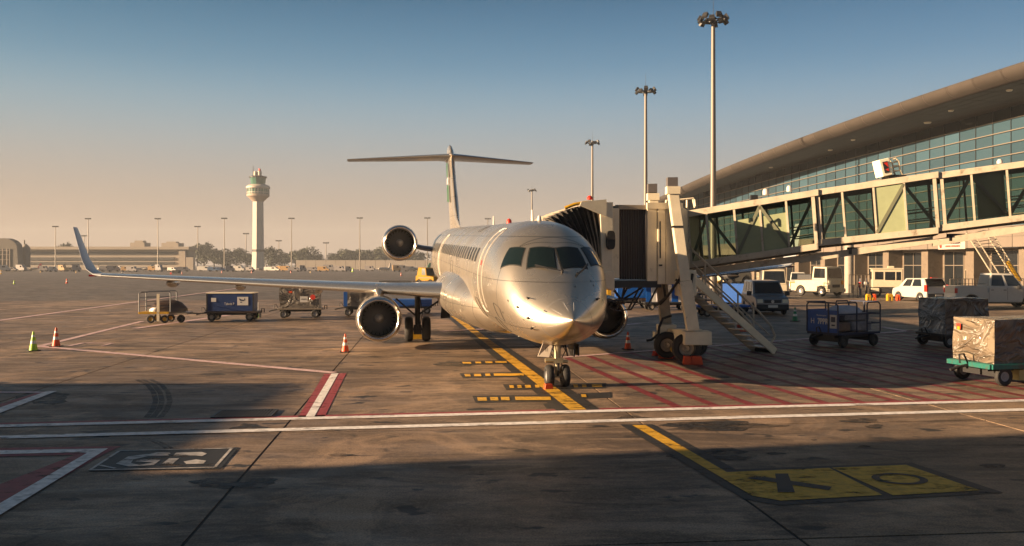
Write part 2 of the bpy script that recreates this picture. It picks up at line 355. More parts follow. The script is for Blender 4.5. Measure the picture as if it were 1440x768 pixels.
# hatched zone: pale top line, red stripes running down to the long line
T0 = G(790,503); T1 = G(1275,466)
strip('white_line', T0, T1, .30, M['pink_p'], .014)
strip('red_line', T1, G(1238,460), .4, M['pink_p'], .014); strip('white_line', T1+Vector((.0,.0,0)), G(1284,464.5), .2, M['red_p'], .018)
B0 = G(0,599.5); B1 = G(1440,563.5)
hd = Vector((.172,-.985,0))
def isect(p, d, a, b):
    e = b-a; det = d.x*(-e.y)+e.x*d.y; t = ((a.x-p.x)*(-e.y)+e.x*(a.y-p.y))/det; return p+d*t
tdir = (T1-T0).normalized(); L = (T1-T0).length
k = 0; s = .18
while s < L+8:
    p = T0+tdir*s; q = isect(p, hd, B0, B1)
    if s > L-.1: p = isect(p, hd, T1, T1+Vector((2.2,-6.5,0)))
    q = q - hd*.26
    if (q-p).dot(hd) > 0: strip('red_stripe', p, q, .235, M['red_p'], .0045)
    s += .98; k += 1
# direction sign at lower right
mark('black_panel', gq((871,597),(918,597),(1035,660.5),(1282,651),(1412,693.5),(1245,702.5),(1096,711),(1047,703)), M['black_p'], .005)
mark('yellow_panel', gq((889,598.5),(908,598.5),(1022,664.8),(1166,658.8),(1241,697),(1098,705),(1058,698)), M['yellow_p'], .010)
mark('yellow_panel', gq((1170,658.6),(1274,654.5),(1378,690.5),(1256,697.5)), M['yellow_p'], .010)
mark('letter_stroke', gq((1050,674),(1062,670),(1170,686),(1166,691)), M['black_p'], .016)
mark('letter_stroke', gq((1090,667.5),(1108,667.5),(1118,694),(1094,694)), M['black_p'], .0175)
c = G(1265,674.5); vs = []; fs = []
for i in range(28):
    t = 2*math.pi*i/28
    for r in (1.0, .72): vs.append((c.x+r*.40*math.cos(t)+.02*math.sin(t), c.y+r*.36*math.sin(t), .016))
for i in range(28): j = (i+1) % 28; fs.append((2*i,2*j,2*j+1,2*i+1))
mm = MB(); mm.raw(vs, fs); mm.build('letter_stroke', M['black_p'], apron, fix=False)
# thin far lines
for a, b in (((-10,452),(197,424)),((197,424),(345,404)),((190,462),(345,440)),((620,466),(700,462)),((820,462),(900,455))):
    strip('white_line', G(*a), G(*b), .42, M['pink_p'], .010)
# tyre marks and oil stains
def arc_mark(name, px, w, mat):
    pts = [G(*p) for p in px]; vs = []; fs = []
    for i, p in enumerate(pts):
        d = (pts[min(i+1, len(pts)-1)]-pts[max(i-1, 0)]).normalized(); nn = Vector((-d.y, d.x, 0))*w/2
        vs += [(p-nn)+Vector((0,0,.004)), (p+nn)+Vector((0,0,.004))]
    for i in range(len(pts)-1): fs.append((2*i, 2*i+1, 2*i+3, 2*i+2))
    m = MB(); m.raw(vs, fs); m.build(name, mat, apron, fix=False)
for dx in (0, 9, 20): arc_mark('tyre_mark', [(192+dx,534),(208+dx,542),(216+dx,552),(219+dx,564),(215+dx,576),(206+dx,587)], .12, M['stain'])
for dx in (0, 8): arc_mark('tyre_mark', [(200+dx,617),(215+dx,621),(228+dx,627),(234+dx,631)], .06, M['stain'])
def blob(px, py, rx, ry, mat=M['stain'], seed=0, name='oil_stain'):
    rnd = random.Random(seed); pts = []
    for i in range(20):
        t = 2*math.pi*i/20; r = 1+.35*math.sin(3*t+seed)*rnd.random()+.25*(rnd.random()-.5)
        pts.append(G(px+rx*r*math.cos(t), py+ry*r*math.sin(t)))
    mark(name, pts, mat, .0038+.0001*(seed % 7))
for i, a in enumerate(((352,601,24,4),(670,466,44,6),(700,450,26,4),(560,478,50,4),(1000,598,50,7),(1210,592,26,3),(1005,640,60,8),(1215,628,9,1.5),(1090,638,14,2),(1395,655,18,2.5),
        (1145,619,4,1),(60,560,40,8),(640,512,30,4),(890,588,26,3),(480,640,20,2),(1010,600,90,6),(330,680,60,8),(1230,600,12,3))): blob(*a, seed=i)
# grate over a drain
gr = thing('drain_grate', 'dark steel drain grate set in the shaded apron beside the white line', 'drain grate', G(345,582.5), A6)
fr = MB(); a0, a1, b0, b1 = -.62, .62, -.46, .46
fr.box(a0, a1, b0, b0+.05, .004, .03); fr.box(a0, a1, b1-.05, b1, .004, .03); fr.box(a0, a0+.05, b0+.05, b1-.05, .004, .03); fr.box(a1-.05, a1, b0+.05, b1-.05, .004, .03)
fr.build('frame', M['dark'], gr)
bs = MB(); bs.box(a0+.05, a1-.05, b0+.05, b1-.05, .003, .005); bs.build('pit', M['tar'], gr)
bar = MB(); bar.box(-.012, .012, b0+.05, b1-.05, .008, .028)
br0 = None
for i in range(17):
    if br0 is None: o = br0 = bar.build('bar', principled('grate_iron', (.09,.085,.08), .5, .4), gr)
    else: o = br0.copy(); COL.objects.link(o); o.parent = gr
    o.location = (a0+.09+i*.0665, 0, 0)
# the near shade comes from an unseen building added left of the frame
# ------------------------------------------------------------------ the airliner.  local: x lateral (+ = photo right), y aft from the nose tip, z up
AT = Vector((1.47, 21.2, 0)); AR = R(8.7)
plane = thing('airliner', 'silver T-tailed jet airliner parked nose towards the viewer at the covered boarding bridge', 'airplane', AT, AR)
PI2 = 2*math.pi
# stations: y, top z, bottom z, half width, vertical position of widest point (fraction), exponent
ST = [(0,1.89,1.85,.02),(.06,1.94,1.77,.09),(.2,2.03,1.65,.22),(.45,2.17,1.48,.42),(.8,2.37,1.32,.66),(1.2,2.63,1.20,.93),(1.6,2.98,1.13,1.19),(1.95,3.32,1.10,1.33),(2.35,3.72,1.08,1.44),(2.8,4.06,1.07,1.54),
      (3.4,4.32,1.06,1.61),(4.2,4.45,1.06,1.66),(5.2,4.50,1.06,1.69),(8,4.58,1.12,1.69),(12,4.70,1.26,1.69),(18,4.90,1.46,1.69),(24,5.10,1.66,1.69),(28,5.24,1.86,1.66),(31,5.32,2.35,1.48),(34,5.36,3.05,1.15),(36.5,5.36,3.75,.72),(38.6,5.28,4.45,.25)]
def st(y):
    y = max(0, min(38.6, y))
    for a, b in zip(ST, ST[1:]):
        if y <= b[0]:
            t = (y-a[0])/(b[0]-a[0]); return [a[i]+(b[i]-a[i])*t for i in range(1, 4)]
    return list(ST[-1][1:])
def sst(y):       # smoothed
    k = [(.0,2)]+[(d, 1) for d in (-.18,.18)]; sc = min(1, y*1.2+.05)
    tot = [0,0,0]; W = 0
    for d, wgt in k:
        v = st(y+d*sc); W += wgt
        for i in range(3): tot[i] += v[i]*wgt
    return [t/W for t in tot]
def fus(y, th, off=0.0):       # th 0 = photo-left side (-x), pi/2 = top, pi = +x, 3pi/2 = belly
    top, bot, hw = sst(y); h = (top-bot)/2; zc = (top+bot)/2
    if y < 4: zc -= .12*(1-y/4)*min(1, y)
    c, s_ = math.cos(th), math.sin(th); e = .94+.16*max(0, 1-y/2.2)
    x = -math.copysign(abs(c)**e, c)*hw; z = zc+math.copysign(abs(s_)**e, s_)*((top-zc) if s_ > 0 else (zc-bot))
    p = Vector((x, y, z))
    if off:
        a = fus(y, th+.01)-fus(y, th-.01); b = fus(y+.02, th)-fus(max(0, y-.02), th); n = a.cross(b).normalized()
        if n.dot(Vector((x, 0, z-zc))) < 0: n = -n
        p = p+n*off
    return p
NR = 72; ys = [0,.02,.06,.12,.2,.32]+[.45+.12*i for i in range(30)]+[4.1+.3*i for i in range(12)]+[7.8+.8*i for i in range(38)]+[38.4,38.6]
f = MB(); f.loft([[fus(y, PI2*i/NR) for i in range(NR)] for y in ys])
# skin material: brushed silver, panel seams and faint grime
sk = M['silver'].copy(); M['skin'] = sk; sk.name = 'fuselage_skin'
n = sk.node_tree.nodes; l = sk.node_tree.links; p = n['Principled BSDF']; p.inputs['Metallic'].default_value = .9; [l.remove(k) for k in list(p.inputs['Normal'].links)]
tc = n.new('ShaderNodeTexCoord'); sp = n.new('ShaderNodeSeparateXYZ'); l.new(tc.outputs['Object'], sp.inputs[0])
def mth(op, a, b=None, c=None):
    q = n.new('ShaderNodeMath'); q.operation = op
    for i, v in enumerate((a, b, c)):
        if v is None: continue
        if isinstance(v, (int, float)): q.inputs[i].default_value = v
        else: l.new(v, q.inputs[i])
    return q.outputs[0]
seam = mth('LESS_THAN', mth('ABSOLUTE', mth('SUBTRACT', mth('FRACT', mth('MULTIPLY', sp.outputs[1], 1/1.75)), .5)), .0065)
seam2 = mth('LESS_THAN', mth('ABSOLUTE', mth('SUBTRACT', mth('FRACT', mth('MULTIPLY', mth('SUBTRACT', sp.outputs[2], mth('MULTIPLY', sp.outputs[1], .034)), 1/1.15)), .35)), .0065)
sm = mth('MULTIPLY', mth('MAXIMUM', seam, seam2), mth('GREATER_THAN', sp.outputs[1], .9))
nz = n.new('ShaderNodeTexNoise'); nz.inputs['Scale'].default_value = .5; nz.inputs['Detail'].default_value = 3; nz.inputs['Roughness'].default_value = .6; l.new(tc.outputs['Object'], nz.inputs[0])
mr = n.new('ShaderNodeMapRange'); mr.inputs[1].default_value = .46; mr.inputs[2].default_value = .75; l.new(nz.outputs[0], mr.inputs[0])
mx = n.new('ShaderNodeMix'); mx.data_type = 'RGBA'; l.new(mr.outputs[0], mx.inputs[0]); mx.inputs[6].default_value = (.70,.62,.515,1); mx.inputs[7].default_value = (.47,.40,.315,1)
mx2 = n.new('ShaderNodeMix'); mx2.data_type = 'RGBA'; l.new(mth('MULTIPLY', sm, .8), mx2.inputs[0]); l.new(mx.outputs[2], mx2.inputs[6]); mx2.inputs[7].default_value = (.12,.11,.10,1); l.new(mx2.outputs[2], p.inputs['Base Color'])
mr2 = n.new('ShaderNodeMapRange'); mr2.inputs[1].default_value = .3; mr2.inputs[2].default_value = .7; mr2.inputs[3].default_value = .23; mr2.inputs[4].default_value = .35; l.new(nz.outputs[0], mr2.inputs[0]); l.new(mr2.outputs[0], p.inputs['Roughness'])
fo = f.build('fuselage', sk, plane, smooth=60)
def patch(m, c4, off, nu=6, nv=4):       # bilinear patch in (y, theta) space
    vs = []; fs = []
    for j in range(nv+1):
        for i in range(nu+1):
            u, v = i/nu, j/nv
            y = (c4[0][0]*(1-u)+c4[1][0]*u)*(1-v)+(c4[3][0]*(1-u)+c4[2][0]*u)*v
            t = (c4[0][1]*(1-u)+c4[1][1]*u)*(1-v)+(c4[3][1]*(1-u)+c4[2][1]*u)*v
            vs.append(fus(y, t, off))
    for j in range(nv):
        for i in range(nu): a = j*(nu+1)+i; fs.append((a, a+1, a+nu+2, a+nu+1))
    m.raw(vs, fs)
# photo ray -> (y, theta) on the nose
bvh = None
def hit(px, py):
    global bvh
    if bvh is None: bvh = BVHTree.FromPolygons([tuple(v) for v in f.v], f.f)
    inv = plane.matrix_basis.inverted(); o = inv @ Vector((0,0,CAMH)); d = (inv.to_3x3() @ Vector(((px-CX)/F, 1, -(py-HY)/F))).normalized()
    h = bvh.ray_cast(o, d)
    return h[0], h[1]
def yth(px, py):
    p, nn = hit(px, py)
    if p is None: return None
    top, bot, hw = sst(p.y); best = None
    for i in range(720):
        t = PI2*i/720; q = fus(p.y, t); e = (q-p).length
        if best is None or e < best[0]: best = (e, t)
    return (p.y, best[1])
def mir(c): return (c[0], math.pi-c[1])
wgl = principled('cockpit_glass', (.007,.013,.014), .05, 0, spec=.6)
wframe = principled('window_seal', (.03,.028,.026), .6)
wins = {'front': [(740,378),(782,380),(777,350),(745,349)], 'side': [(704,378),(733,380),(738,350),(718,350)]}
def win_part(c4, name, parent, mat=wgl, grow=.10):
    m = MB(); patch(m, c4, .012); o = m.build(name, mat, parent, smooth=60, fix=False)
    cy = sum(c[0] for c in c4)/4; ct = sum(c[1] for c in c4)/4
    g4 = [(cy+(c[0]-cy)*(1+grow), ct+(c[1]-ct)*(1+grow)) for c in c4]
    m = MB(); patch(m, g4, .006); m.build('window_seal', wframe, o, smooth=60, fix=False)
    return o
# windscreen in nose coordinates: (y, theta)
FR = [yth(781.5,378), yth(741,377.5), yth(746,349.5), yth(778.5,349.5)]
SD = [yth(732,374), yth(704.5,376.5), yth(717,349.5), yth(738,349.5)]
wind = []
for q in (FR, SD):
    wind.append(win_part(q, 'windscreen_pane', plane)); win_part([mir(c) for c in q], 'windscreen_pane', plane)
# aft side panes
# wipers
def on(y, t, off): return fus(y, t, off)
for a in ([(1.62,1.62),(1.72,1.35),(1.86,1.12)], [(1.62,1.95),(1.80,2.08),(2.0,2.2)]):
    m = MB(); m.tube([on(y, t, .05) for y, t in a], .014); m.tube([on(a[0][0], a[0][1], .0), on(a[0][0], a[0][1], .07)], .035)
    m.tube([on(a[1][0], a[1][1], .045), on(a[2][0]+.05, a[2][1], .03)], .022); m.build('wiper', M['dark'], plane)
# cabin windows
cw = principled('cabin_window', (.012,.012,.013), .35, spec=.2)
for sgn in (0, 1):
    for k in range(27):
        y = 6.6+k*.80
        if 12.2 < y < 12.9: continue
        top, bot, hw = sst(y); zc = (top+bot)/2; zz = 3.42+.0315*(y-5); t = math.asin(max(-1, min(1, ((zz-zc)/(top-zc)))))
        c4 = [(y-.15, t-.13), (y+.15, t-.13), (y+.15, t+.13), (y-.15, t+.13)]
        if sgn: c4 = [mir(c) for c in c4]
        m = MB(); patch(m, c4, .016, 2, 3); m.build('cabin_window', cw, plane, smooth=60, fix=False)
# door outlines
dl = principled('door_outline', (.60,.56,.50), .35)
def outline(y0, y1, t0, t1, w=.03, parent=plane, mirror=False, name='door_outline'):
    m = MB(); pts = []; N = 10; r_ = .12
    for i in range(N+1): pts.append((y0, t0+(t1-t0)*(.06+.88*i/N)))
    pts += [(y0+r_, t1), (y1-r_, t1)]
    for i in range(N+1): pts.append((y1, t1+(t0-t1)*(.06+.88*i/N)))
    pts += [(y1-r_, t0), (y0+r_, t0)]; pts.append(pts[0])
    if mirror: pts = [mir(c) for c in pts]
    m.tube([fus(y, t, .006) for y, t in pts], w/2, 5); return m.build(name, dl, parent)
for mrr in (False, True):
    outline(4.55, 5.4, -.55, 1.02, .022, mirror=mrr)
outline(21.5, 22.3, -.35, .85, .035)
m = MB(); patch(m, [(4.85,.22),(5.0,.22),(5.0,.30),(4.85,.30)], .01, 2, 2); m.build('door_handle', M['red'], plane, fix=False)
for y, t in ((4.62,.62),(5.3,.62)):
    m = MB(); patch(m, [(y-.04,t),(y+.04,t),(y+.04,t+.05),(y-.04,t+.05)], .01, 2, 2); m.build('hinge_cover', M['dark'], plane, fix=False)
for a in ((2.5,3.1,-.55,-.25),(6.2,7.0,-.75,-.35),(3.3,3.9,-.95,-.6),(10.5,11.2,.95,1.2),(14,15,-.1,.15)):
    for mr_ in (False, True): o = outline(a[0], a[1], a[2], a[3], .012, mirror=mr_, name='hatch_outline'); o.data.materials[0] = wframe
m = MB()
for i in range(46):
    t = .72+(math.pi-1.44)*i/45; p_ = fus(2.42+.5*abs(i-22.5)/45, t, .002); m.box(p_.x-.011, p_.x+.011, p_.y-.011, p_.y+.011, p_.z-.008, p_.z+.008)
tag(m.build('rivet_row', wframe, plane), kind='stuff')
# probes and vents on the nose
for y, t, L_ in ((1.35,.55,.16),(1.5,.18,.14),(1.15,.05,.12),(1.1,-.35,.13),(1.35,math.pi-.5,.12)):
    a = fus(y, t); b = fus(y, t, .06); m = MB(); m.tube([a, b, b+Vector((0,-L_,0))], .012); m.cyl(a, b, .035, .02, 8); m.build('probe', M['dark'], plane)
for y, t, w_ in ((.75,.5,.10),(1.9,.1,.06),(1.3,-.1,.05),(2.3,-.3,.06),(1.25,1.9,.05),(1.6,2.4,.05),(1.65,2.3,.04),(.9,2.0,.04)):
    m = MB(); patch(m, [(y-w_/2,t),(y+w_/2,t),(y+w_/2,t+w_*.5),(y-w_/2,t+w_*.5)], .006, 1, 1); m.build('vent', M['dark'], plane, fix=False)
# radome joint and lightning strips
m = MB(); m.tube([fus(.78, PI2*i/48, .0) for i in range(49)], .004, 4); m.build('radome_joint', M['grey'], plane)
for t in (1.35, 1.85, .75, -.3):
    m = MB(); m.tube([fus(.30+.05*i, t, .003) for i in range(8)], .005, 4); m.build('lightning_strip', M['grey'], plane)
# antennas and beacon on the crown
m = MB()
for y, h in ((5.6,.34),(14.5,.36),):
    a = fus(y, math.pi/2); m = MB(); m.hexa([a+Vector(v) for v in ((-.03,-.12,-.02),(.03,-.12,-.02),(.03,.16,-.02),(-.03,.16,-.02),(-.012,.04,h),(.012,.04,h),(.012,.2,h),(-.012,.2,h))]); m.build('blade_antenna', M['white'], plane)
a = fus(4.5, math.pi/2); m = MB(); m.cyl(a, a+Vector((0,0,.14)), .07, .04, 10); m.build('antenna', M['white'], plane, smooth=1)
a = fus(10.4, math.pi/2); m = MB(); m.lathe([(0,.18),(.05,.16),(.09,.1),(.1,0),(.1,-.02)], a, 'z', 12); m.build('beacon', M['red'], plane, smooth=1)
a = fus(8.0, -math.pi/2); m = MB(); m.hexa([a+Vector(v) for v in ((-.02,.1,-.3),(.02,.1,-.3),(.02,.22,-.3),(-.02,.22,-.3),(-.03,-.1,.03),(.03,-.1,.03),(.03,.16,.03),(-.03,.16,.03))]); m.build('blade_antenna', M['white'], plane)
# belly fairing
def ring(cx, cz, rx, rz, y, e=.85, n_=40):
    return [Vector((cx+math.copysign(abs(math.cos(PI2*i/n_))**e, math.cos(PI2*i/n_))*rx, y, cz+math.copysign(abs(math.sin(PI2*i/n_))**e, math.sin(PI2*i/n_))*rz)) for i in range(n_)]
m = MB(); FB = [(6.6,1.8,.9,.55),(7.4,1.82,1.4,.82),(8.6,1.88,1.85,.97),(10,1.95,2.15,1.04),(12,2.02,2.3,1.08),(14,2.06,2.3,1.1),(17,2.15,2.2,1.06),(19,2.25,1.95,1.0),(21,2.4,1.6,.85),(22.5,2.55,1.1,.6)]
m.loft([ring(0, zc, rx, rz, y) for y, zc, rx, rz in FB]); m.build('belly_fairing', sk, plane, smooth=60)
# wings
def airfoil(n_=22):
    up = []; lo = []
    for i in range(n_+1):
        x = (1-math.cos(math.pi*i/n_))/2; t = 5*.12*(.2969*math.sqrt(x)-.126*x-.3516*x*x+.2843*x**3-.1036*x**4)
        up.append((x, t*1.1+.012*math.sin(math.pi*x))); lo.append((x, -t*.85+.012*math.sin(math.pi*x)))
    return up+lo[-2:0:-1]
AF = airfoil()
def wing(secs, name, mat, parent=plane, vert=False):
    rings = []
    for (x, y, z, ch, tk, cant) in secs:      # leading edge point, chord, thickness scale, cant angle
        r_ = []
        for u, v in AF:
            o = v*ch*tk; r_.append(Vector((x-o*math.sin(cant), y+u*ch, z+o*math.cos(cant))))
        rings.append(r_)
    m = MB(); m.loft(rings); return m.build(name, mat, parent, smooth=50)
wm = principled('wing_skin', (.46,.46,.46), .2, .85, var=.05, scale=1.5, dirt=(.42,.40,.37), dscale=2.0, dth=.6)
def ww(s, L, ye, zt):
    z0 = 2.08
    def zz(f_): return z0+(zt-z0)*f_
    LE = lambda x: 11.6+(ye-11.6)*(x-1.2)/(L-1.2)
    secs = [(s*x, LE(x), zz((x-1.2)/(L-1.2)), c, tk, 0) for x, c, tk in ((1.2,5.6,1.15),(2.1,5.0,1.05),(4.4,3.9,.95),(L*.6,2.9,.85),(L-.5,1.72,.8),)]
    wing(secs, 'wing', wm)
    a = s; base = (s*(L-.5), LE(L-.5), zz(1), 1.72)
    ws = [(s*(L-.5), LE(L-.5), zz((L-.5-1.2)/(L-1.2)), 1.70, .8, 0), (s*(L-.1), LE(L), zt+.04, 1.62, .7, s*.25), (s*(L+.22), LE(L)+.22, zt+.25, 1.45, .6, s*.75), (s*(L+.50), LE(L)+.5, zt+.7, 1.2, .55, s*1.15), (s*(L+1.12), LE(L)+1.35, zt+2.12, .62, .5, s*1.2)]
    wlt = principled('winglet_blue_edge' if s < 0 else 'winglet_skin', (.46,.47,.49) if s < 0 else (.50,.52,.54), .4, .2)
    wing(ws, 'winglet', wlt)
    m = MB(); m.box(s*(L-.05)-.12, s*(L-.05)+.12, LE(L)+.05, LE(L)+.4, zt-.06, zt+.02); m.build('navigation_light', principled('nav_light', (.25,.01,.02), .2), plane)
    # flap track fairings
    for fx in (.42, .62, .8):
        x = s*L*fx; y = LE(L*fx)+3.0*(1-fx)+1.5; z = zz(fx)-.22; m = MB()
        m.lathe([(.01,-1.1),(.12,-.9),(.2,-.3),(.2,.2),(.12,.8),(.01,1.1)], (x, y, z), 'y', 10); m.build('flap_fairing', wm, plane, smooth=1)
ww(-1, 16.85, 19.9, 2.74); ww(1, 15.2, 19.6, 3.12)
# slats joint lines + root strake (glazed-looking service panel in the fairing)
# engines
def engine(x, y, z, rad, name='engine', pyl=None):
    e = bpy.data.objects.new(name, None); COL.objects.link(e); e.parent = plane; e.location = (x, y, z)
    k = rad
    m = MB(); m.lathe([(.74*k,.30*k),(.75*k,.12*k),(.79*k,.02*k),(.84*k,-.02*k),(.89*k,.0),(.94*k,.10*k),(.98*k,.30*k),(1.0*k,.7*k),(1.0*k,1.5*k),(.96*k,2.3*k),(.84*k,3.1*k),(.74*k,3.5*k),(.70*k,3.5*k),(.72*k,1.2*k),(.74*k,.30*k)], (0,0,0), 'y', 48, closed=True)
    m.build('cowling', sk, e, smooth=50)
    m = MB(); m.lathe([(.745*k,.22*k),(.76*k,.09*k),(.80*k,.0),(.845*k,-.03*k),(.90*k,.0),(.945*k,.09*k),(.948*k,.12*k),(.745*k,.22*k)], (0,-.006,0), 'y', 48, closed=True)
    m.build('inlet_lip', principled('polished_inlet_lip', (.80,.78,.75), .14, 1.0), e, smooth=50)
    m = MB(); m.lathe([(.74*k,.3*k),(.72*k,.95*k),(0.01,.95*k)], (0,0,0), 'y', 36, closed=True); m.build('inlet_duct', M['dark'], e, smooth=1)
    m = MB(); m.lathe([(.01,.34*k),(.07*k,.38*k),(.15*k,.52*k),(.21*k,.72*k),(.22*k,.9*k)], (0,0,0), 'y', 24, closed=True); m.build('spinner', principled('spinner_grey', (.34,.33,.32), .45, .2), e, smooth=1)
    bl = MB(); r0, r1 = .2*k, .715*k; vs = []
    for i in range(5):
        t = i/4; r_ = r0+(r1-r0)*t; tw = .55+.5*t; c = .085*k+.05*k*t; sw = .10*t*t
        for q in (-1, 1): vs.append(Vector((math.sin(sw)*r_+q*c*math.cos(tw), .74*k+q*c*math.sin(tw), math.cos(sw)*r_)))
    bl.raw(vs, [(2*i, 2*i+1, 2*i+3, 2*i+2) for i in range(4)])
    bm_ = principled('fan_blade_grey', (.24,.24,.245), .4, .5); b0 = None
    for i in range(24):
        if b0 is None: o = b0 = bl.build('fan_blade', bm_, e, smooth=1, fix=False)
        else: o = b0.copy(); COL.objects.link(o); o.parent = e
        o.rotation_euler = (0, PI2*i/24, 0)
    m = MB(); m.lathe([(.60*k,2.6*k),(.50*k,3.6*k),(.36*k,4.3*k),(.1*k,4.9*k),(.01,4.9*k)], (0,0,0), 'y', 24, closed=True); m.build('exhaust_cone', M['steel'], e, smooth=1)
    if pyl: m = MB(); m.loft(pyl); m.build('pylon', sk, e, smooth=50)
    return e
def rrect(cx, cz, hw, hh, y): return [Vector((cx+a*hw, y, cz+b*hh)) for a, b in ((-1,-.7),(-.6,-1),(.6,-1),(1,-.7),(1,.7),(.6,1),(-.6,1),(-1,.7))]
for s, ex in ((-1, -4.55), (1, 4.15)):
    engine(ex, 12.45, 1.17, .86, pyl=[rrect(0,.82,.05,.08,.5), rrect(0,.88,.14,.22,.9), rrect(0,.98,.19,.30,1.4), rrect(0,.98,.19,.32,2.6), rrect(0,.82,.12,.25,4.0), rrect(0,.8,.03,.1,4.8)])
for s in (-1, 1):
    engine(s*3.38, 27.6, 4.38, .98, 'tail_engine')
    secs = [(s*x, y, z, c, 1.0, 0) for x, y, z, c in ((1.2,28.7,3.98,2.6),(2.0,28.7,4.08,2.5),(2.75,28.75,4.24,2.4))]
    wing(secs, 'engine_pylon', principled('dark_pylon', (.10,.12,.16), .3, .6))
# fin and T-tail
def fin():
    rings = []
    for z, y, ch, tk in ((4.9,27.2,8.2,.10),(5.35,29.0,6.6,.12),(5.9,30.6,5.4,.55),(6.6,31.7,4.7,.85),(8.4,33.4,4.0,.9),(9.9,34.7,3.5,.95),(10.35,35.0,3.3,1.0),(10.7,35.5,2.7,.75),(10.84,36.0,1.9,.4)):
        rings.append([Vector((v*ch*tk, y+u*ch, z)) for u, v in AF])
    m = MB(); m.loft(rings); o = m.build('tail_fin', sk, plane, smooth=60); return o
fn = fin()
m = MB()
for (z0, z1, y0, y1) in ((7.0,8.15,33.3,34.9),(8.6,9.6,34.2,35.4)):
    m = MB()
    for sx in (-1,):
        m.face([(sx*.265, y0, z0), (sx*.245, y1, z0+.1), (sx*.235, y1+.5, z1), (sx*.225, y0+.9, z1)])
    m.build('green_emblem', principled('green_emblem_paint', (.015,.08,.025), .4), plane, fix=False)
m = MB(); m.face([(-.268,34.2,8.2),(-.25,35.2,8.2),(-.235,35.4,8.6),(-.25,34.5,8.6)]); m.build('white_emblem', M['white'], plane, fix=False)
for s, L in ((-1, 6.5), (1, 5.7)):
    wing([(s*.05,34.6,10.0,3.4,.8,0),(s*.6,34.9,10.02,3.1,.75,0),(s*L*.6,36.4,10.0,2.2,.7,0),(s*L,37.6,9.98,1.35,.6,0)], 'tailplane', wm)
m = MB(); m.lathe([(.01,-1.6),(.14,-1.3),(.24,-.6),(.26,.4),(.18,1.8),(.01,2.6)], (0,36,10.05), 'y', 14); m.build('tail_bullet', sk, plane, smooth=1)
# wheels
def wheel(name, c, r_, w_, parent, ax='x', hub=M['grey'], world=False, n=22):
    m = MB(); q = r_; h = w_/2
    m.lathe([(q*.5,-h*.75),(q*.62,-h),(q*.88,-h*.95),(q*.97,-h*.6),(q,-h*.2),(q,h*.2),(q*.97,h*.6),(q*.88,h*.95),(q*.62,h),(q*.5,h*.75),(q*.5,-h*.75)], c, ax, n, closed=True)
    o = m.build(name, M['black'], parent, smooth=35, world=world)
    m = MB(); m.lathe([(.01,-h*.55),(q*.2,-h*.75),(q*.28,-h*.45),(q*.44,-h*.5),(q*.52,-h*.78),(q*.52,h*.78),(q*.44,h*.5),(q*.28,h*.45),(q*.2,h*.75),(.01,h*.55)], c, ax, n, closed=True)
    hb = m.build('rim', hub, o, smooth=35)
    if world and parent is not None: hb.matrix_parent_inverse = Matrix(); 
    return o
# nose gear: wheels at y 2.15
ng = bpy.data.objects.new('nose_gear', None); COL.objects.link(ng); ng.parent = plane; ng.location = (.03, 2.1, 0)
for s in (-1, 1): wheel('tyre', (s*.21,0,.29), .29, .20, ng)
m = MB(); m.cyl((-.2,0,.29),(.2,0,.29),.05); m.cyl((0,0,.25),(0,-.02,.62),.055,.06,12); m.cyl((0,-.02,.6),(0,-.05,1.2),.085,.095,12); m.build('strut', principled('gear_leg', (.52,.46,.32), .35, .6), ng, smooth=1)
m = MB(); m.beam((.0,-.14,.62),(.0,-.2,.45),.05); m.beam((0,-.2,.45),(0,-.08,.3),.05); m.beam((-.07,.1,.9),(-.25,.5,1.2),.04); m.beam((.07,.1,.9),(.25,.5,1.2),.04)
m.tube([(-.1,-.1,1.15),(-.2,-.12,.9),(-.08,-.1,.7),(-.1,-.08,.45)], .014); m.tube([(.1,-.1,1.15),(.2,-.1,.95),(.1,-.1,.75),(.12,-.06,.4)], .014); m.beam((-.2,-.05,1.12),(-.3,0,.78),.03); m.beam((.2,-.05,1.12),(.28,0,.8),.03); m.build('linkage', M['dark'], ng)
m = MB(); m.cyl((-.34,-.1,.70),(-.12,-.1,.70),.06,.065,12); m.cyl((.10,-.1,.68),(.26,-.1,.66),.04); m.box(-.12,.12,-.16,-.02,.64,.76); m.build('taxi_light', principled('taxi_light_housing', (.6,.5,.3), .3, .7), ng, smooth=1)
M['bay_door'] = principled('bay_door_paint', (.50,.44,.37), .45)
m = MB(); m.hexa([(-.55,-.2,.82),(-.27,-.26,.80),(-.27,-.22,.80),(-.55,-.16,.82),(-.42,-.3,1.2),(-.16,-.3,1.2),(-.16,-.26,1.2),(-.42,-.26,1.2)]); o = m.build('bay_door', M['bay_door'], ng)
text_part('1', 'door_number', M['dark'], o, Matrix.Translation((-.35,-.262,1.0)) @ Matrix.Rotation(R(90), 4, 'X'), .16)
m = MB(); m.box(.40,.43,-.2,.5,.80,1.15); m.box(.52,.55,-.2,.5,.82,1.12); m.build('bay_door', M['dark'], ng)
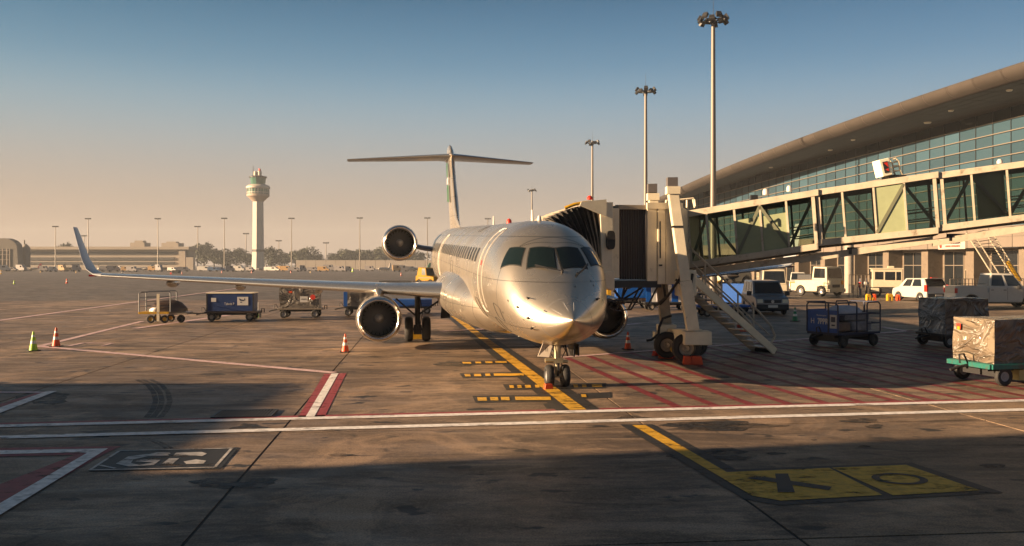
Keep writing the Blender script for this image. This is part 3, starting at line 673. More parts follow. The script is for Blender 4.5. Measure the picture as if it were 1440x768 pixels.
# main gear
for s, gx in ((-1, -2.95), (1, 2.75)):
    mg = bpy.data.objects.new('main_gear', None); COL.objects.link(mg); mg.parent = plane; mg.location = (gx, 16.4, 0)
    for k in (-1, 1): wheel('tyre', (k*.36,0,.52), .52, .34, mg)
    m = MB(); m.cyl((-.35,0,.52),(.35,0,.52),.07); m.cyl((0,0,.45),(0,0,2.1),.10,.13,12); m.box(-.16,.16,-.12,.12,.3,.7); m.build('strut', M['dark'], mg, smooth=1)
    m = MB(); m.beam((0,0,1.1),(-s*1.0,.1,1.75),.07); m.beam((0,.0,1.0),(s*.9,-.3,1.8),.06); m.beam((0,-.15,1.2),(0,-.35,.8),.05); m.beam((0,-.35,.8),(0,-.1,.5),.05); m.tube([(.1,-.12,1.8),(.2,-.14,1.2),(.1,-.12,.7)], .02); m.build('linkage', M['dark'], mg)
    m = MB(); m.hexa([(-s*.95,-.1,.95),(-s*1.35,-.1,.98),(-s*1.35,-.04,.98),(-s*.95,-.04,.95),(-s*1.0,-.1,1.65),(-s*1.25,-.1,1.65),(-s*1.25,-.04,1.65),(-s*1.0,-.04,1.65)]); m.build('gear_door', M['dark'], mg)
# ------------------------------------------------------------------ terminal.  facade line X = 76.7 - .152*Y ; Y grows away from the camera
FA = Vector((76.7-.152*60, 60, 0)); FD = Vector((-.152, 1, 0)).normalized(); FN = Vector((-FD.y, FD.x, 0)).normalized()   # FN points to the apron
if FN.x > 0: FN = -FN
def TF(u, o, z): return FA+FD*u+FN*o+Vector((0,0,z))     # along, out towards the apron, up
term = thing('terminal_building', 'long glass terminal with a sweeping curved roof behind the boarding bridge', 'terminal', TF(70,0,0))
M['roof'] = principled('roof_metal', (.05,.042,.037), .85, 0, spec=.15, var=.1, scale=.4, randv=.08)
M['soffit'] = principled('soffit_panel', (.065,.052,.045), .6, 0, var=.1, scale=.5, randv=.10)
M['tglass'] = principled('facade_glass', (.030,.064,.088), .28, 0, spec=.5, randv=.28)
M['tglass2'] = principled('transom_dark_glass', (.008,.012,.014), .08, 0, spec=.7)
M['mull'] = principled('mullion_metal', (.24,.20,.16), .45, .4)
M['panel'] = principled('cladding_panel', (.16,.13,.105), .55, var=.06, scale=.5, randv=.05)
M['stone'] = principled('pillar_render', (.14,.108,.078), .7, var=.12, scale=1.5, dirt=(.085,.062,.042), dth=.55, bump=.1)
M['shadow'] = principled('canopy_shadow_tone', (.10,.085,.07), .8)  # dark tone for the canopy box, shade put into its colour
UE = 190.0
def ztop(u):    # soffit height at the facade
    y = 60+u*.9887; return 15.6+6.9*(1-((y-60)/190.0)**2*.55) if y < 250 else 18
def zedge(u):
    y = 60+u*.9887; t = (y-91.5)/133.5
    return 24.25-.5*t-5.7*t*t if t > 0 else 24.25
OH = 10.0
def edge_u(u): return u
# roof edge profile (out, dz) measured from the lip top
LIP = [(OH-3.5,.25),(OH-.7,.05),(OH-.12,-.1),(OH,-.35),(OH-.2,-.85),(OH-.6,-1.22),(OH-1.3,-1.5)]
seg = 4.6; u = 0.0; lips = []
N = int(UE/seg)
for k in range(N):
    u0, u1 = k*seg+.03, (k+1)*seg-.03; m = MB()
    r0 = [TF(u0, o, zedge(u0)+dz) for o, dz in LIP]; r1 = [TF(u1, o, zedge(u1)+dz) for o, dz in LIP]
    m.loft([r0, r1], closed=False, cap=False); m.build('roof_edge_panel', M['roof'], term, world=True, smooth=50, fix=False)
# roof top sheet and dark backing under the joints
m = MB(); rr = []
for k in range(N+1):
    u = k*seg; z = zedge(u); rr.append([TF(u, OH-.14, z-.6), TF(u, OH-.4, z-.16), TF(u, OH-3.5, z+.2), TF(u, 0, z+.9), TF(u, -25, z+1.2), TF(u, -45, z-1.5), TF(u, -46, z-3), TF(u, -.5, ztop(u)+.25), TF(u, OH-1.3, z-1.4)])
m.loft(rr); m.build('roof', principled('roof_sheet', (.12,.10,.09), .6), term, world=True, smooth=40)
# soffit panels
rows = 6
for k in range(N):
    for r in range(rows):
        f0, f1 = r/rows+.009, (r+1)/rows-.009; u0, u1 = k*seg+.10, (k+1)*seg-.10; q = []
        for (u, f_) in ((u0,f0),(u1,f0),(u1,f1),(u0,f1)):
            o = (OH-1.35)*f_; zl = (ztop(u)+.1)*(1-f_)+(zedge(u)-1.5)*f_; q.append(TF(u, o, zl-.06))
        if k*seg > 150 and r % 2: pass
        m = MB(); m.face(q); m.build('soffit_panel', M['soffit'], term, world=True, fix=False)
# soffit fittings
for u, f_, w_ in ((25,.55,.5),(29,.3,.4),(40,.75,.35),(33,.2,.25),(52,.6,.35),(60,.35,.5),(75,.6,.35),(85,.4,.4),(22,.8,.35),(105,.5,.4)):
    o = (OH-1.35)*f_; zl = (ztop(u)+.1)*(1-f_)+(zedge(u)-1.5)*f_-.07; c = TF(u, o, zl)
    m = MB(); m.cyl(c, c-Vector((0,0,.16)), w_, w_*.8, 12); m.build('downlight', principled('downlight_cover', (.7,.62,.5), .4), term, world=True)
# glazing: rows of panes
PH, PW = 1.44, 3.2; nrow_ind = 6
mull = MB(); low = MB(); ncol = int(UE/PW)
for k in range(ncol):
    u0, u1 = k*PW, (k+1)*PW
    for r in range(11):
        zt0 = ztop(u0)-r*PH; zt1 = ztop(u1)-r*PH; zb0, zb1 = zt0-PH, zt1-PH
        if zb0 < 7.6: zb0 = zb1 = 7.6
        if zt0 <= 7.7: break
        q = [TF(u0+.03,.0,zb0+.03), TF(u1-.03,.0,zb1+.03), TF(u1-.03,.0,zt1-.03), TF(u0+.03,.0,zt0-.03)]
        if r < nrow_ind and k*PW < 150:
            m = MB(); m.face(q); m.build('glass_pane', M['tglass2'] if r < 1 else M['tglass'], term, world=True, fix=False)
        else: low.face(q)
tag(low.build('lower_glazing', M['tglass'], term, world=True, fix=False), kind='stuff')
for r in range(1, 11):
    m = MB(); r_ = []
    for k in range(0, ncol+1, 3):
        u = k*PW; z = max(7.6, ztop(u)-r*PH); r_.append([TF(u,.02,z-.05), TF(u,.22,z-.05), TF(u,.22,z+.05), TF(u,.02,z+.05)])
    m.loft(r_); m.build('transom', M['mull'], term, world=True, fix=False)
m = MB()
for k in range(ncol+1):
    u = k*PW; m.hexa([TF(u-.03,.0,7.6),TF(u+.03,.0,7.6),TF(u+.03,.10,7.6),TF(u-.03,.10,7.6),TF(u-.03,.0,ztop(u)),TF(u+.03,.0,ztop(u)),TF(u+.03,.1,ztop(u)),TF(u-.03,.1,ztop(u))])
m.build('mullion', M['dark'], term, world=True)
# things seen dimly inside the glass hall: warm columns
m = MB()
for k in range(0, 19): m.cyl(TF(k*9.6+3,-6,0), TF(k*9.6+3,-6,ztop(k*9.6)), .5, .5, 10)
m.build('column', M['panel'], term, world=True, smooth=1)
# cladding band above the ground floor
PO = 3.0
for k in range(int(UE/4.0)):
    for r, (z0, z1) in enumerate(((5.25,6.45),(6.5,7.6))):
        u0, u1 = k*4.0+.06, (k+1)*4.0-.06; m = MB()
        if k*4 > 110 and r: continue
        m.hexa([TF(u0,PO-.05,z0),TF(u1,PO-.05,z0),TF(u1,PO,z0),TF(u0,PO,z0),TF(u0,PO-.05,z1),TF(u1,PO-.05,z1),TF(u1,PO,z1),TF(u0,PO,z1)]); m.build('cladding_panel', M['panel'], term, world=True)
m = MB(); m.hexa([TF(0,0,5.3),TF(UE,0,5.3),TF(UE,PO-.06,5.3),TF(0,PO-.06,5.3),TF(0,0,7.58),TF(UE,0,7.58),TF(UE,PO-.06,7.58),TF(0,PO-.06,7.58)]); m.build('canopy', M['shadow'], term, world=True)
# ground floor wall, openings, pillars
m = MB(); m.hexa([TF(0,-1.2,0),TF(UE,-1.2,0),TF(UE,-.6,0),TF(0,-.6,0),TF(0,-1.2,5.3),TF(UE,-1.2,5.3),TF(UE,-.6,5.3),TF(0,-.6,5.3)]); m.build('ground_floor_wall', M['stone'], term, world=True)
def opening(u0, u1, z0, z1, name, nx=2, nz_=2, mat=None):
    m = MB(); w_ = .09
    for a in [u0+(u1-u0)*i/nx for i in range(nx+1)]: m.hexa([TF(a-w_/2,-.6,z0),TF(a+w_/2,-.6,z0),TF(a+w_/2,-.5,z0),TF(a-w_/2,-.5,z0),TF(a-w_/2,-.6,z1),TF(a+w_/2,-.6,z1),TF(a+w_/2,-.5,z1),TF(a-w_/2,-.5,z1)])
    for j in range(nz_+1):
        z = z0+(z1-z0)*(j/nz_ if nz_ != 2 else (0,.62,1)[j]); m.hexa([TF(u0,-.6,z-w_/2),TF(u1,-.6,z-w_/2),TF(u1,-.51,z-w_/2),TF(u0,-.51,z-w_/2),TF(u0,-.6,z+w_/2),TF(u1,-.6,z+w_/2),TF(u1,-.51,z+w_/2),TF(u0,-.51,z+w_/2)])
    o = m.build(name, mat or M['mull'], term, world=True)
    for i in range(nx):
        for j in range(nz_):
            a, b = u0+(u1-u0)*i/nx, u0+(u1-u0)*(i+1)/nx; q = [z0+(z1-z0)*(t/nz_ if nz_ != 2 else (0,.62,1)[t]) for t in (j, j+1)]
            mm = MB(); mm.face([TF(a+.05,-.56,q[0]+.05),TF(b-.05,-.56,q[0]+.05),TF(b-.05,-.56,q[1]-.05),TF(a+.05,-.56,q[1]-.05)])
            mm.v = [term.matrix_basis.inverted() @ v for v in mm.v]; mm.build('pane', M['glass_dark'], o, fix=False)
u = 44.0; i = 0
while u < 150:
    pr = MB(); pr.hexa([TF(u-.75,-.6,0),TF(u+.75,-.6,0),TF(u+.75,1.6,0),TF(u-.75,1.6,0),TF(u-.75,-.6,5.28),TF(u+.75,-.6,5.28),TF(u+.75,1.6,5.28),TF(u-.75,1.6,5.28)]); pr.build('pillar', M['stone'], term, world=True)
    if i % 2 == 0: opening(u+1.2, u+8.2, .1, 4.9, 'window', 3, 2)
    else:
        opening(u+4.2, u+8.2, .1, 4.9, 'window', 2, 2); opening(u+1.2, u+3.9, .05, 2.5, 'door', 2, 1, principled('door_frame', (.34,.28,.2), .5))
    u += 9.4; i += 1
# sign
sc_u = None
def on_facade(px, py, out_):
    # point of the plane "out_" metres in front of the facade seen at a pixel
    a = FA+FN*out_; t = (px-CX)/F
    y = (a.x+.152*a.y)/(t+.152); return P(px, py, y)
s0 = on_facade(1319.5, 351, PO+.05); s1 = on_facade(1357.5, 350, PO+.05); zt = on_facade(1338, 335.5, PO+.05).z; zb = on_facade(1338, 350.5, PO+.05).z
sgn = thing('wall_sign', 'white wall sign with red drop emblem and two lines of lettering on the terminal cladding', 'sign', s0)
Lw = (s1-s0).length; ang = math.atan2((s1-s0).y, (s1-s0).x); sgn.rotation_euler = (0,0,ang); sgn.location = (s0.x, s0.y, zb); H_ = zt-zb
m = MB(); m.box(0, Lw, -.02, .06, 0, H_); m.build('sign_board', principled('sign_white', (.36,.33,.29), .4), sgn)
TX = lambda x, z: Matrix.Translation((x, -.05, z)) @ Matrix.Rotation(R(90), 4, 'X')
text_part('BOTOTAE ELLIA', 'lettering', principled('sign_ink', (.03,.015,.03), .5), sgn, TX(Lw*.55, H_*.62), H_*.34, sx=Lw*.66/(H_*.34*8.6), bold=.035, ext=.01)
text_part('CITATAI  UPTPROSION', 'small_lettering', principled('sign_red_ink', (.6,.05,.03), .5), sgn, TX(Lw*.55, H_*.27), H_*.2, sx=Lw*.64/(H_*.2*12.2), bold=.015, ext=.01)
m = MB(); m.lathe([(.01,-.36*H_),(.14*H_,-.32*H_),(.2*H_,-.15*H_),(.17*H_,.08*H_),(.08*H_,.25*H_),(.01,.36*H_)], (Lw*.1, -.03, H_*.47), 'z', 14)
m.v = [Vector((v.x, -.03+(v.y+.03)*.15, v.z)) for v in m.v]; m.build('drop_emblem', M['red'], sgn, smooth=1)
# round column standing in front of the terminal
cp = P(1194, 402, 100); cp.z = 0
col_ = thing('round_column', 'plain round concrete column under the bridge in front of the terminal', 'column', cp)
m = MB(); m.cyl((0,0,0),(0,0,5.6),.5,.5,20); m.build('shaft', principled('column_grey', (.27,.24,.20), .6, var=.08), col_, smooth=1)
m = MB(); m.cyl((0,0,5.6),(0,0,6.2),.7,.9,20); m.build('capital', M['stone'], col_, smooth=1)
# railing/fence in front
def railing(px0, px1, d, h, lab, n_):
    a = P(px0, 400, d); b = P(px1, 400, d*1.02); a.z = b.z = 0; t = thing('railing', lab, 'fence', a); m = MB()
    L_ = (b-a); 
    for z in (h, h*.55): m.beam((0,0,z), L_+Vector((0,0,z)), .06)
    m.build('rail', M['mull'], t)
    pm = MB(); pm.box(-.03,.03,-.03,.03,0,h); p0 = None
    for i in range(n_+1):
        if p0 is None: o = p0 = pm.build('post', M['mull'], t)
        else: o = p0.copy(); COL.objects.link(o); o.parent = t
        o.location = L_*(i/n_)
railing(1194, 1234, 86, 2.2, 'tall steel rail fence between the round column and the boxy white cab', 7)
railing(1336, 1450, 92, 1.7, 'pale steel railing in front of the terminal behind the white pickup', 22)
# lattice stairs / boom hanging below the bridge
tr = thing('lattice_stair_boom', 'pale lattice stair tower leaning down from the bridge beside the sign', 'stair', P(1428, 397, 70))
a0 = P(1359, 328, 70)-tr.location; a1 = P(1398, 390, 70)-tr.location; c0 = P(1384, 324, 73)-tr.location; c1 = P(1428, 395, 73)-tr.location
for p, q in ((a0,a1),(c0,c1)):
    for dx in (0, .55): 
        m = MB(); m.beam(p+Vector((dx,0,0)), q+Vector((dx,0,0)), .07); m.build('rail', M['cream'], tr)
    m = MB(); NN = 22
    for i in range(NN):
        u0 = p+(q-p)*(i/NN); u1 = p+(q-p)*((i+1)/NN); dx = Vector((.55,0,0)); m.beam(u0, u1+dx, .035) if i % 2 else m.beam(u0+dx, u1, .035); m.beam(u0, u0+dx, .03)
    m.build('lacing', M['mull'], tr)
m = MB()
for i in range(16): u0 = a0+(a1-a0)*(i/16)+Vector((.6,0,0)); u1 = c0+(c1-c0)*(i/16); m.beam(u0, u1, .05)
m.build('tread', M['dark'], tr)
m = MB(); m.beam(c0+(c1-c0)*.62+Vector((.3,0,0)), c1+Vector((.3,0,0)), .22); m.build('hydraulic_arm', M['yellow'], tr)
# ------------------------------------------------------------------ unseen building added out of frame, its blocks shaped to shade the near apron
M['shade_bldg'] = principled('shade_building_wall', (.34,.30,.26), .7, var=.1)
shade_bldg = thing('shade_building', 'plain concrete building added out of view to shade the near apron', 'building', (-40, 0, 0))
m = MB(); m.box(-6, 8, -70, 5.0, 0, 15); m.build('wall', M['shade_bldg'], shade_bldg)
m = MB(); m.box(-6.3, 8.3, -70.3, 5.3, 15, 15.6); m.build('roof', M['dark'], shade_bldg)
m = MB(); m.box(-14, 6, 5.0, 17.9, 0, 6.2); m.build('low_wing', M['shade_bldg'], shade_bldg)
for k in range(9):
    m = MB(); m.box(8, 8.06, -60+k*8, -55+k*8, 2, 5); m.build('window', M['glass_dark'], shade_bldg)
# ------------------------------------------------------------------ control tower
tw = thing('control_tower', 'tall white control tower with green glazed cab on the hazy horizon', 'control tower', P(363, 372+3.2*F/560, 560))
twm = principled('tower_white', (.42,.375,.32), .6, var=.04)
k = 560/F     # metres per photo pixel there
r0 = 8.2*k
m = MB(); m.cyl((0,0,0),(0,0,20*k),r0*1.15,r0*1.02,8); m.cyl((0,0,20*k),(0,0,95.5*k),r0,7.5*k,8); m.build('shaft', twm, tw)
m = MB(); m.lathe([(r0,25*k),(9*k,25.3*k),(9*k,28*k),(r0,28.3*k)], (0,0,0), 'z', 8); m.build('ring', M['dark'], tw)
m = MB(); m.lathe([(7.5*k,95.5*k),(9.5*k,97.5*k),(13.5*k,101.5*k),(15.6*k,103*k),(15.6*k,106*k)], (0,0,0), 'z', 24); m.build('collar', principled('tower_collar', (.34,.26,.20), .7), tw, smooth=30)
tg = principled('tower_green_glass', (.035,.12,.085), .3, spec=.4)
m = MB(); m.lathe([(15*k,106*k),(15*k,113.5*k)], (0,0,0), 'z', 24); m.build('gallery_glazing', tg, tw)
for i in range(24):
    t = PI2*i/24; m = MB(); m.beam((15.2*k*math.cos(t),15.2*k*math.sin(t),106*k),(15.2*k*math.cos(t),15.2*k*math.sin(t),113.6*k),.22); m.build('mullion', twm, tw)
m = MB(); m.lathe([(15.3*k,107.5*k),(15.5*k,107.6*k),(15.5*k,108.6*k),(15.3*k,108.7*k)], (0,0,0), 'z', 24); m.build('gallery_rail', twm, tw)
m = MB(); m.lathe([(15.6*k,113.5*k),(16.4*k,114.2*k),(16.4*k,116.5*k),(14*k,118.5*k),(10.5*k,119.5*k)], (0,0,0), 'z', 24); m.build('roof_ring', twm, tw, smooth=30)
m = MB(); m.lathe([(9.8*k,119.3*k),(11.2*k,129*k)], (0,0,0), 'z', 12); m.build('cab_glazing', tg, tw)
m = MB(); m.lathe([(12.3*k,129*k),(12.5*k,130.5*k),(9*k,131.5*k),(4*k,132.3*k)], (0,0,0), 'z', 16); m.build('cab_roof', M['dark'], tw)
m = MB(); m.cyl((-3.5*k,0,131*k),(-3.5*k,0,138*k),3*k,2.6*k,10); m.build('radome', twm, tw, smooth=30)
m = MB(); m.cyl((2.2*k,0,131*k),(2.2*k,0,138.5*k),2.7*k,2.7*k,10); m.build('radome', twm, tw, smooth=30)
m = MB(); m.cyl((-7*k,0,131*k),(-7*k,0,146*k),.3,.12,5); m.build('aerial', M['dark'], tw)
m = MB(); m.cyl((2.2*k,0,138.5*k),(2.2*k,0,142*k),1.8*k,1.5*k,10); m.build('beacon', M['red'], tw, smooth=30)
def near_of(px):
    L_ = ((0,'the hangar'),(42,'the red-tailed airliner'),(78,'the leftmost mast'),(124,'the winglet mast'),(139,'the yellow-tailed airliner'),(175,'the first roof plant room'),(200,'the blue-white airliner'),(222,'the mast at the terminal end'),(245,'the black equipment box'),(265,'the stair tower'),(287,'the round tree'),(315,'the tall mast before the tower'),(333,'the broad tree'),(363,'the control tower'),(392,'the small mast by the tower'),(410,'the tall mast after the tower'),(432,'the crown-topped tree'),(458,'the tiny mast'),(486,'the left tree group'),(506,'the engine-side mast'),(541,'the airliner left of the engine'),(575,'the tree under the engine'))
    return min(L_, key=lambda a: abs(a[0]-px))[1]
# ------------------------------------------------------------------ floodlight masts
M['mast'] = principled('mast_galvanised', (.15,.13,.11), .5, .3)
def near_mast(px, ytop, d, lab, heads):
    base = P(px, HY, d); H = CAMH-(ytop-HY)/F*d; base.z = 0
    t = thing('floodlight_mast', lab, 'floodlight mast', base, 0, 'tall floodlight masts beside the terminal')
    m = MB(); m.lathe([(.42,0),(.36,6),(.28,14),(.2,H-.6),(.16,H)], (0,0,0), 'z', 14); m.build('pole', M['mast'], t, smooth=35)
    m = MB(); m.cyl((0,0,H),(0,0,H+2.2),.03,.015,6); m.build('lightning_rod', M['dark'], t)
    m = MB(); m.lathe([(.95,-.06),(1.02,0),(.95,.06),(.88,0),(.95,-.06)], (0,0,H-.55), 'z', 18, closed=True)
    for i in range(4): a = i*math.pi/4; m.beam((-math.cos(a),-math.sin(a),H-.55),(math.cos(a),math.sin(a),H-.55),.07)
    m.cyl((0,0,H-.9),(0,0,H-.2),.3,.3,10); m.build('ring_frame', M['dark'], t)
    lp = MB(); lp.hexa([(-.32,.0,-.30),(.32,0,-.30),(.32,.22,-.2),(-.32,.22,-.2),(-.26,-.2,.22),(.26,-.2,.22),(.26,.12,.34),(-.26,.12,.34)]); l0 = None
    for i in range(heads):
        a = PI2*i/heads+.2
        if l0 is None: o = l0 = lp.build('lamp_head', M['dark'], t)
        else: o = l0.copy(); COL.objects.link(o); o.parent = t
        o.location = (math.cos(a)*1.35, math.sin(a)*1.35, H-.5+(.25 if i % 2 else -.1)); o.rotation_euler = (R(20), 0, a-math.pi/2)
    return t
near_mast(1003, 22, 92, 'tallest floodlight mast rising behind the glass bridge tunnel', 12)
near_mast(908, 124, 134, 'floodlight mast rising just behind the bridge cab', 10)
near_mast(833, 198, 190, 'floodlight mast rising behind the pleated bridge hood', 8)
near_mast(748, 266, 300, 'small distant floodlight mast rising above the aircraft nose roof', 6)
def far_mast(px, ytop, d, lab):
    base = P(px, HY, d); base.z = 0; H = CAMH-(ytop-HY)/F*d; k = d/F
    t = thing('floodlight_mast', lab, 'floodlight mast', base, 0, 'far floodlight masts along the airfield')
    m = MB(); m.cyl((0,0,0),(0,0,H),.85*k,.5*k,8); m.build('pole', M['mast'], t)
    m = MB(); m.box(-4.2*k,4.2*k,-.5*k,.5*k,H-.5*k,H+.2*k)
    for dx in (-3.4,-1.2,1.2,3.4): m.box((dx-.9)*k,(dx+.9)*k,-.9*k,.2*k,H-.2*k,H+1.2*k)
    m.build('lamp_bar', M['dark'], t)
for px, yt, d, lab in ((78,319,480,'floodlight mast left of the winglet, before the long terminal'),(124,308,460,'floodlight mast just right of the winglet tip'),(222,308,460,'floodlight mast at the right end of the long far terminal'),
        (118,332,700,'short far mast between winglet and its neighbour mast'),(278,319,520,'floodlight mast left of the round tree'),(315.5,307.5,460,'tall floodlight mast left of the control tower'),(346,329,640,'small mast close to the left of the control tower'),
        (392,339,760,'small mast close to the right of the control tower'),(410,307.5,460,'tall floodlight mast right of the control tower'),(458.5,342,760,'tiny far mast between two tall masts'),(506,307,460,'tall floodlight mast left of the upper engine'),
        (601,307,460,'floodlight mast between upper engine and tail fin'),(686,308,460,'floodlight mast whose head shows above the fuselage')):
    far_mast(px, yt, d, lab)
# ------------------------------------------------------------------ far buildings
fb = thing('far_terminal', 'long low banded terminal in the haze at far left', 'building', P(135, HY, 520)); fb.location.z = 0
m = MB(); k = 520/F
X = lambda px: (px-135)*k
def zy(py): return CAMH-(py-HY)*k
fw = principled('far_concrete_wall', (.33,.28,.23), .8, var=.05, scale=.1); fdk = principled('far_window_band', (.045,.042,.04), .5)
m = MB(); m.box(X(18), X(262), 0, 14, 0, zy(351)); m.build('wall', fw, fb)
for i, (a, b) in enumerate(((354.5,358),(362,366),(368.5,371.5))): m = MB(); m.box(X(26), X((257,246,246)[i]), -.5, -.02, zy(b), zy(a)); m.build('window_band', fdk, fb)
m = MB(); m.box(X(10), X(268), -3, 15, zy(351), zy(347)); m.build('roof', fw, fb)
for a in ((180,200,184,196,341,338),(224,248,229,243,341.5,339.5)):
    m = MB(); m.box(X(a[0]), X(a[1]), 3, 12, zy(347), zy(a[4])); m.box(X(a[2]), X(a[3]), 5, 10, zy(a[4]), zy(a[5])); m.build('roof_plant', fw, fb)
m = MB(); m.box(X(253), X(262), -2, 3, 0, zy(352)); m.build('stair_tower', fw, fb)
m = MB(); m.box(X(266), X(276), -5, -2, 0, zy(362)); m.build('annex', fw, fb)
hg = thing('arched_hangar', 'dark arched hangar gable at the far left edge', 'building', P(0, HY, 430)); hg.location.z = 0; k = 430/F
zy_ = lambda py: CAMH-(py-HY)*430/F
m = MB(); pr = [(-40*k,0)]+[((4-20*math.cos(math.pi*i/14))*k, zy_(349-14*math.sin(math.pi*i/14))) for i in range(15)]+[(24*k,zy_(352)),(26*k,0)]
m.side([(x, z) for x, z in pr], 0, 5); m.build('shell', principled('hangar_grey', (.13,.115,.10), .8), hg, smooth=30)
for z in (352,358,365): m = MB(); m.box(-20*k, 14*k, -.35, -.02, zy_(z+.6), zy_(z)); m.build('gable_beam', fw, hg)
for x in (-8,-2,4,10,14): m = MB(); m.box(x*k-.15, x*k+.15, -.3, -.01, 0, zy_(350)); m.build('gable_post', fw, hg)
m = MB(); m.lathe([(6*k,0),(6*k,zy_(349)),(4*k,zy_(345.5)),(1.5*k,zy_(343)),(.01,zy_(342))], (22*k,9,0), 'z', 16); m.cyl((20*k,9,0),(20*k,9,zy_(337)),.5,.3); m.build('domed_annex', principled('hangar_grey2', (.16,.14,.12), .8), hg, smooth=30)
wl = thing('boundary_wall', 'low pale boundary wall before the far trees right of the tower', 'wall', P(500, HY, 600)); wl.location.z = 0; k = 600/F
m = MB()
for i in range(16): m.box((-84+i*14)*k+.1, (-70+i*14)*k-.1, 0, .5, 0, CAMH+6*k)
m.build('wall_panels', fw, wl)
# ------------------------------------------------------------------ trees (built by clumps of small leaf faces)
lf = principled('far_foliage', (.03,.036,.016), .8, var=.4, scale=.12); bk = principled('bark', (.10,.07,.05), .9)
def leaf_crown(rx, rz, cz, nleaf, seed, sz):
    rnd = random.Random(seed); m = MB(); cl = []
    for i in range(16):
        a = rnd.uniform(0, PI2); q = rnd.uniform(.2, .85); cl.append((Vector((math.cos(a)*q*rx, math.sin(a)*q*rx*.8, cz+rnd.uniform(-.55,.75)*rz)), rnd.uniform(.28,.5)*rx))
    for i in range(nleaf):
        c, r_ = rnd.choice(cl); d = Vector((rnd.gauss(0,1), rnd.gauss(0,1), rnd.gauss(0,1))).normalized()*r_*rnd.uniform(.6,1.08); d.z *= .8; p = c+d
        a = Vector((rnd.gauss(0,1), rnd.gauss(0,1), rnd.gauss(0,1))).normalized(); b = a.cross(d.normalized()+Vector((.01,0,0))).normalized(); a = a*sz*rnd.uniform(.6,1.3); b = b*sz*rnd.uniform(.5,1)
        m.face([p-a, p-b*.8, p+a, p+b*.8])
    return m
protos = []
for sd in range(3):
    tcr = leaf_crown(7.5, 5.4, 7.2, 1900, sd+3, .6)
    protos.append((tcr, sd))
tree_meshes = []
tl = {0: 'broad hazy tree', 1: 'round hazy tree', 2: 'uneven hazy tree'}
def tree(px, ytop, wpx, d, lab, v):
    base = P(px, HY, d); base.z = 0; k = d/F; t = thing('broadleaf_tree', lab, 'tree', base, random.uniform(0, 6), 'hazy trees along the far edge of the airfield')
    if len(tree_meshes) <= v:
        c = protos[v][0].build('crown', lf, t, fix=False); m = MB(); m.cyl((0,0,0),(0,0,4.5),.5,.35,7); m.beam((0,0,4),(2,.5,8),.3); m.beam((0,0,4),(-1.8,-.6,8),.3); tk = m.build('trunk', bk, t); tree_meshes.append((c.data, tk.data))
    else:
        for nm, me in zip(('crown','trunk'), tree_meshes[v]): o = bpy.data.objects.new(nm, me); COL.objects.link(o); o.parent = t
    H = CAMH-(ytop-HY)*k; sxy = wpx*1.35*k/15.0; sz = H/14.5; t.scale = (sxy, sxy, sz)
specs = [(287,338,26,'round tree standing right of the far terminal'),(301,347,20,'small tree leaning on the round tree by the terminal'),(313,352,22,'low tree left of the tall mast'),(333,346,26,'broad tree between mast and control tower'),(348,355,18,'low tree at the foot of the control tower'),
    (381,345,24,'tree just right of the control tower'),(397,353,22,'low tree beside the small mast'),(416,350,24,'tree behind the tall mast right of the tower'),(432,345,24,'crown-topped tree in the right group'),(446,356,18,'last low tree of the group right of the tower'),
    (473,354,20,'low tree left of the next mast gap'),(486,348,24,'tree in the group left of the upper engine'),(500,348,22,'tree behind the mast left of the upper engine'),(516,349,22,'tree right of that mast'),(535,346,24,'tall tree beside the upper engine'),(552,339,26,'highest tree partly behind the upper engine'),
    (572,348,22,'tree under the upper engine'),(590,352,20,'tree between engine and fuselage'),(93,338,18,'lone tree above the far terminal roof')]
for i, (px, yt, w_, lab) in enumerate(specs): tree(px, yt, w_*1.15, 640 if px > 100 else 600, lab, i % 3 if i > 2 else i)
# ------------------------------------------------------------------ far parked airliners
def small_jet(px, py, Lpx, d, rz, lab, tailcol):
    k = d/F; base = P(px, HY, d); base.z = 0
    t = thing('distant_airliner', lab, 'airplane', base, rz, 'airliners parked in the far haze'); L = Lpx*k; r_ = L*.06
    m = MB(); m.lathe([(.01,-L/2),(r_*.6,-L*.47),(r_,-L*.4),(r_,L*.2),(r_*.6,L*.38),(.05,L/2)], (0,0,r_*1.9), 'x', 12); m.build('fuselage', twm, t, smooth=40)
    m = MB(); m.hexa([(L*.32,-.2,r_*2.3),(L*.48,-.2,r_*2.3),(L*.48,.2,r_*2.3),(L*.32,.2,r_*2.3),(L*.44,-.1,r_*6),(L*.52,-.1,r_*6),(L*.52,.1,r_*6),(L*.44,.1,r_*6)]); m.build('tail_fin', tailcol, t)
    m = MB()
    for s in (-1, 1): m.hexa([(-L*.05,0,r_*1.5),(L*.12,0,r_*1.5),(L*.22,s*L*.45,r_*2.2),(L*.16,s*L*.45,r_*2.2),(-L*.05,0,r_*1.75),(L*.12,0,r_*1.75),(L*.22,s*L*.45,r_*2.3),(L*.16,s*L*.45,r_*2.3)]); m.hexa([(L*.4,0,r_*2.2),(L*.48,0,r_*2.2),(L*.5,s*L*.16,r_*2.5),(L*.46,s*L*.16,r_*2.5),(L*.4,0,r_*2.35),(L*.48,0,r_*2.35),(L*.5,s*L*.16,r_*2.6),(L*.46,s*L*.16,r_*2.6)])
    m.build('wing', twm, t)
    for s in (-1, 1): m = MB(); m.cyl((-L*.06,s*L*.17,r_*1.0),(L*.06,s*L*.17,r_*1.0),r_*.45,r_*.35,10); m.build('engine', M['grey'], t)
    m = MB(); m.cyl((-L*.38,0,0),(-L*.38,0,r_*1.2),.15*r_,.15*r_); m.cyl((L*.05,r_,0),(L*.05,r_,r_*1.2),.2*r_,.2*r_); m.cyl((L*.05,-r_,0),(L*.05,-r_,r_*1.2),.2*r_,.2*r_); m.build('undercarriage', M['dark'], t)
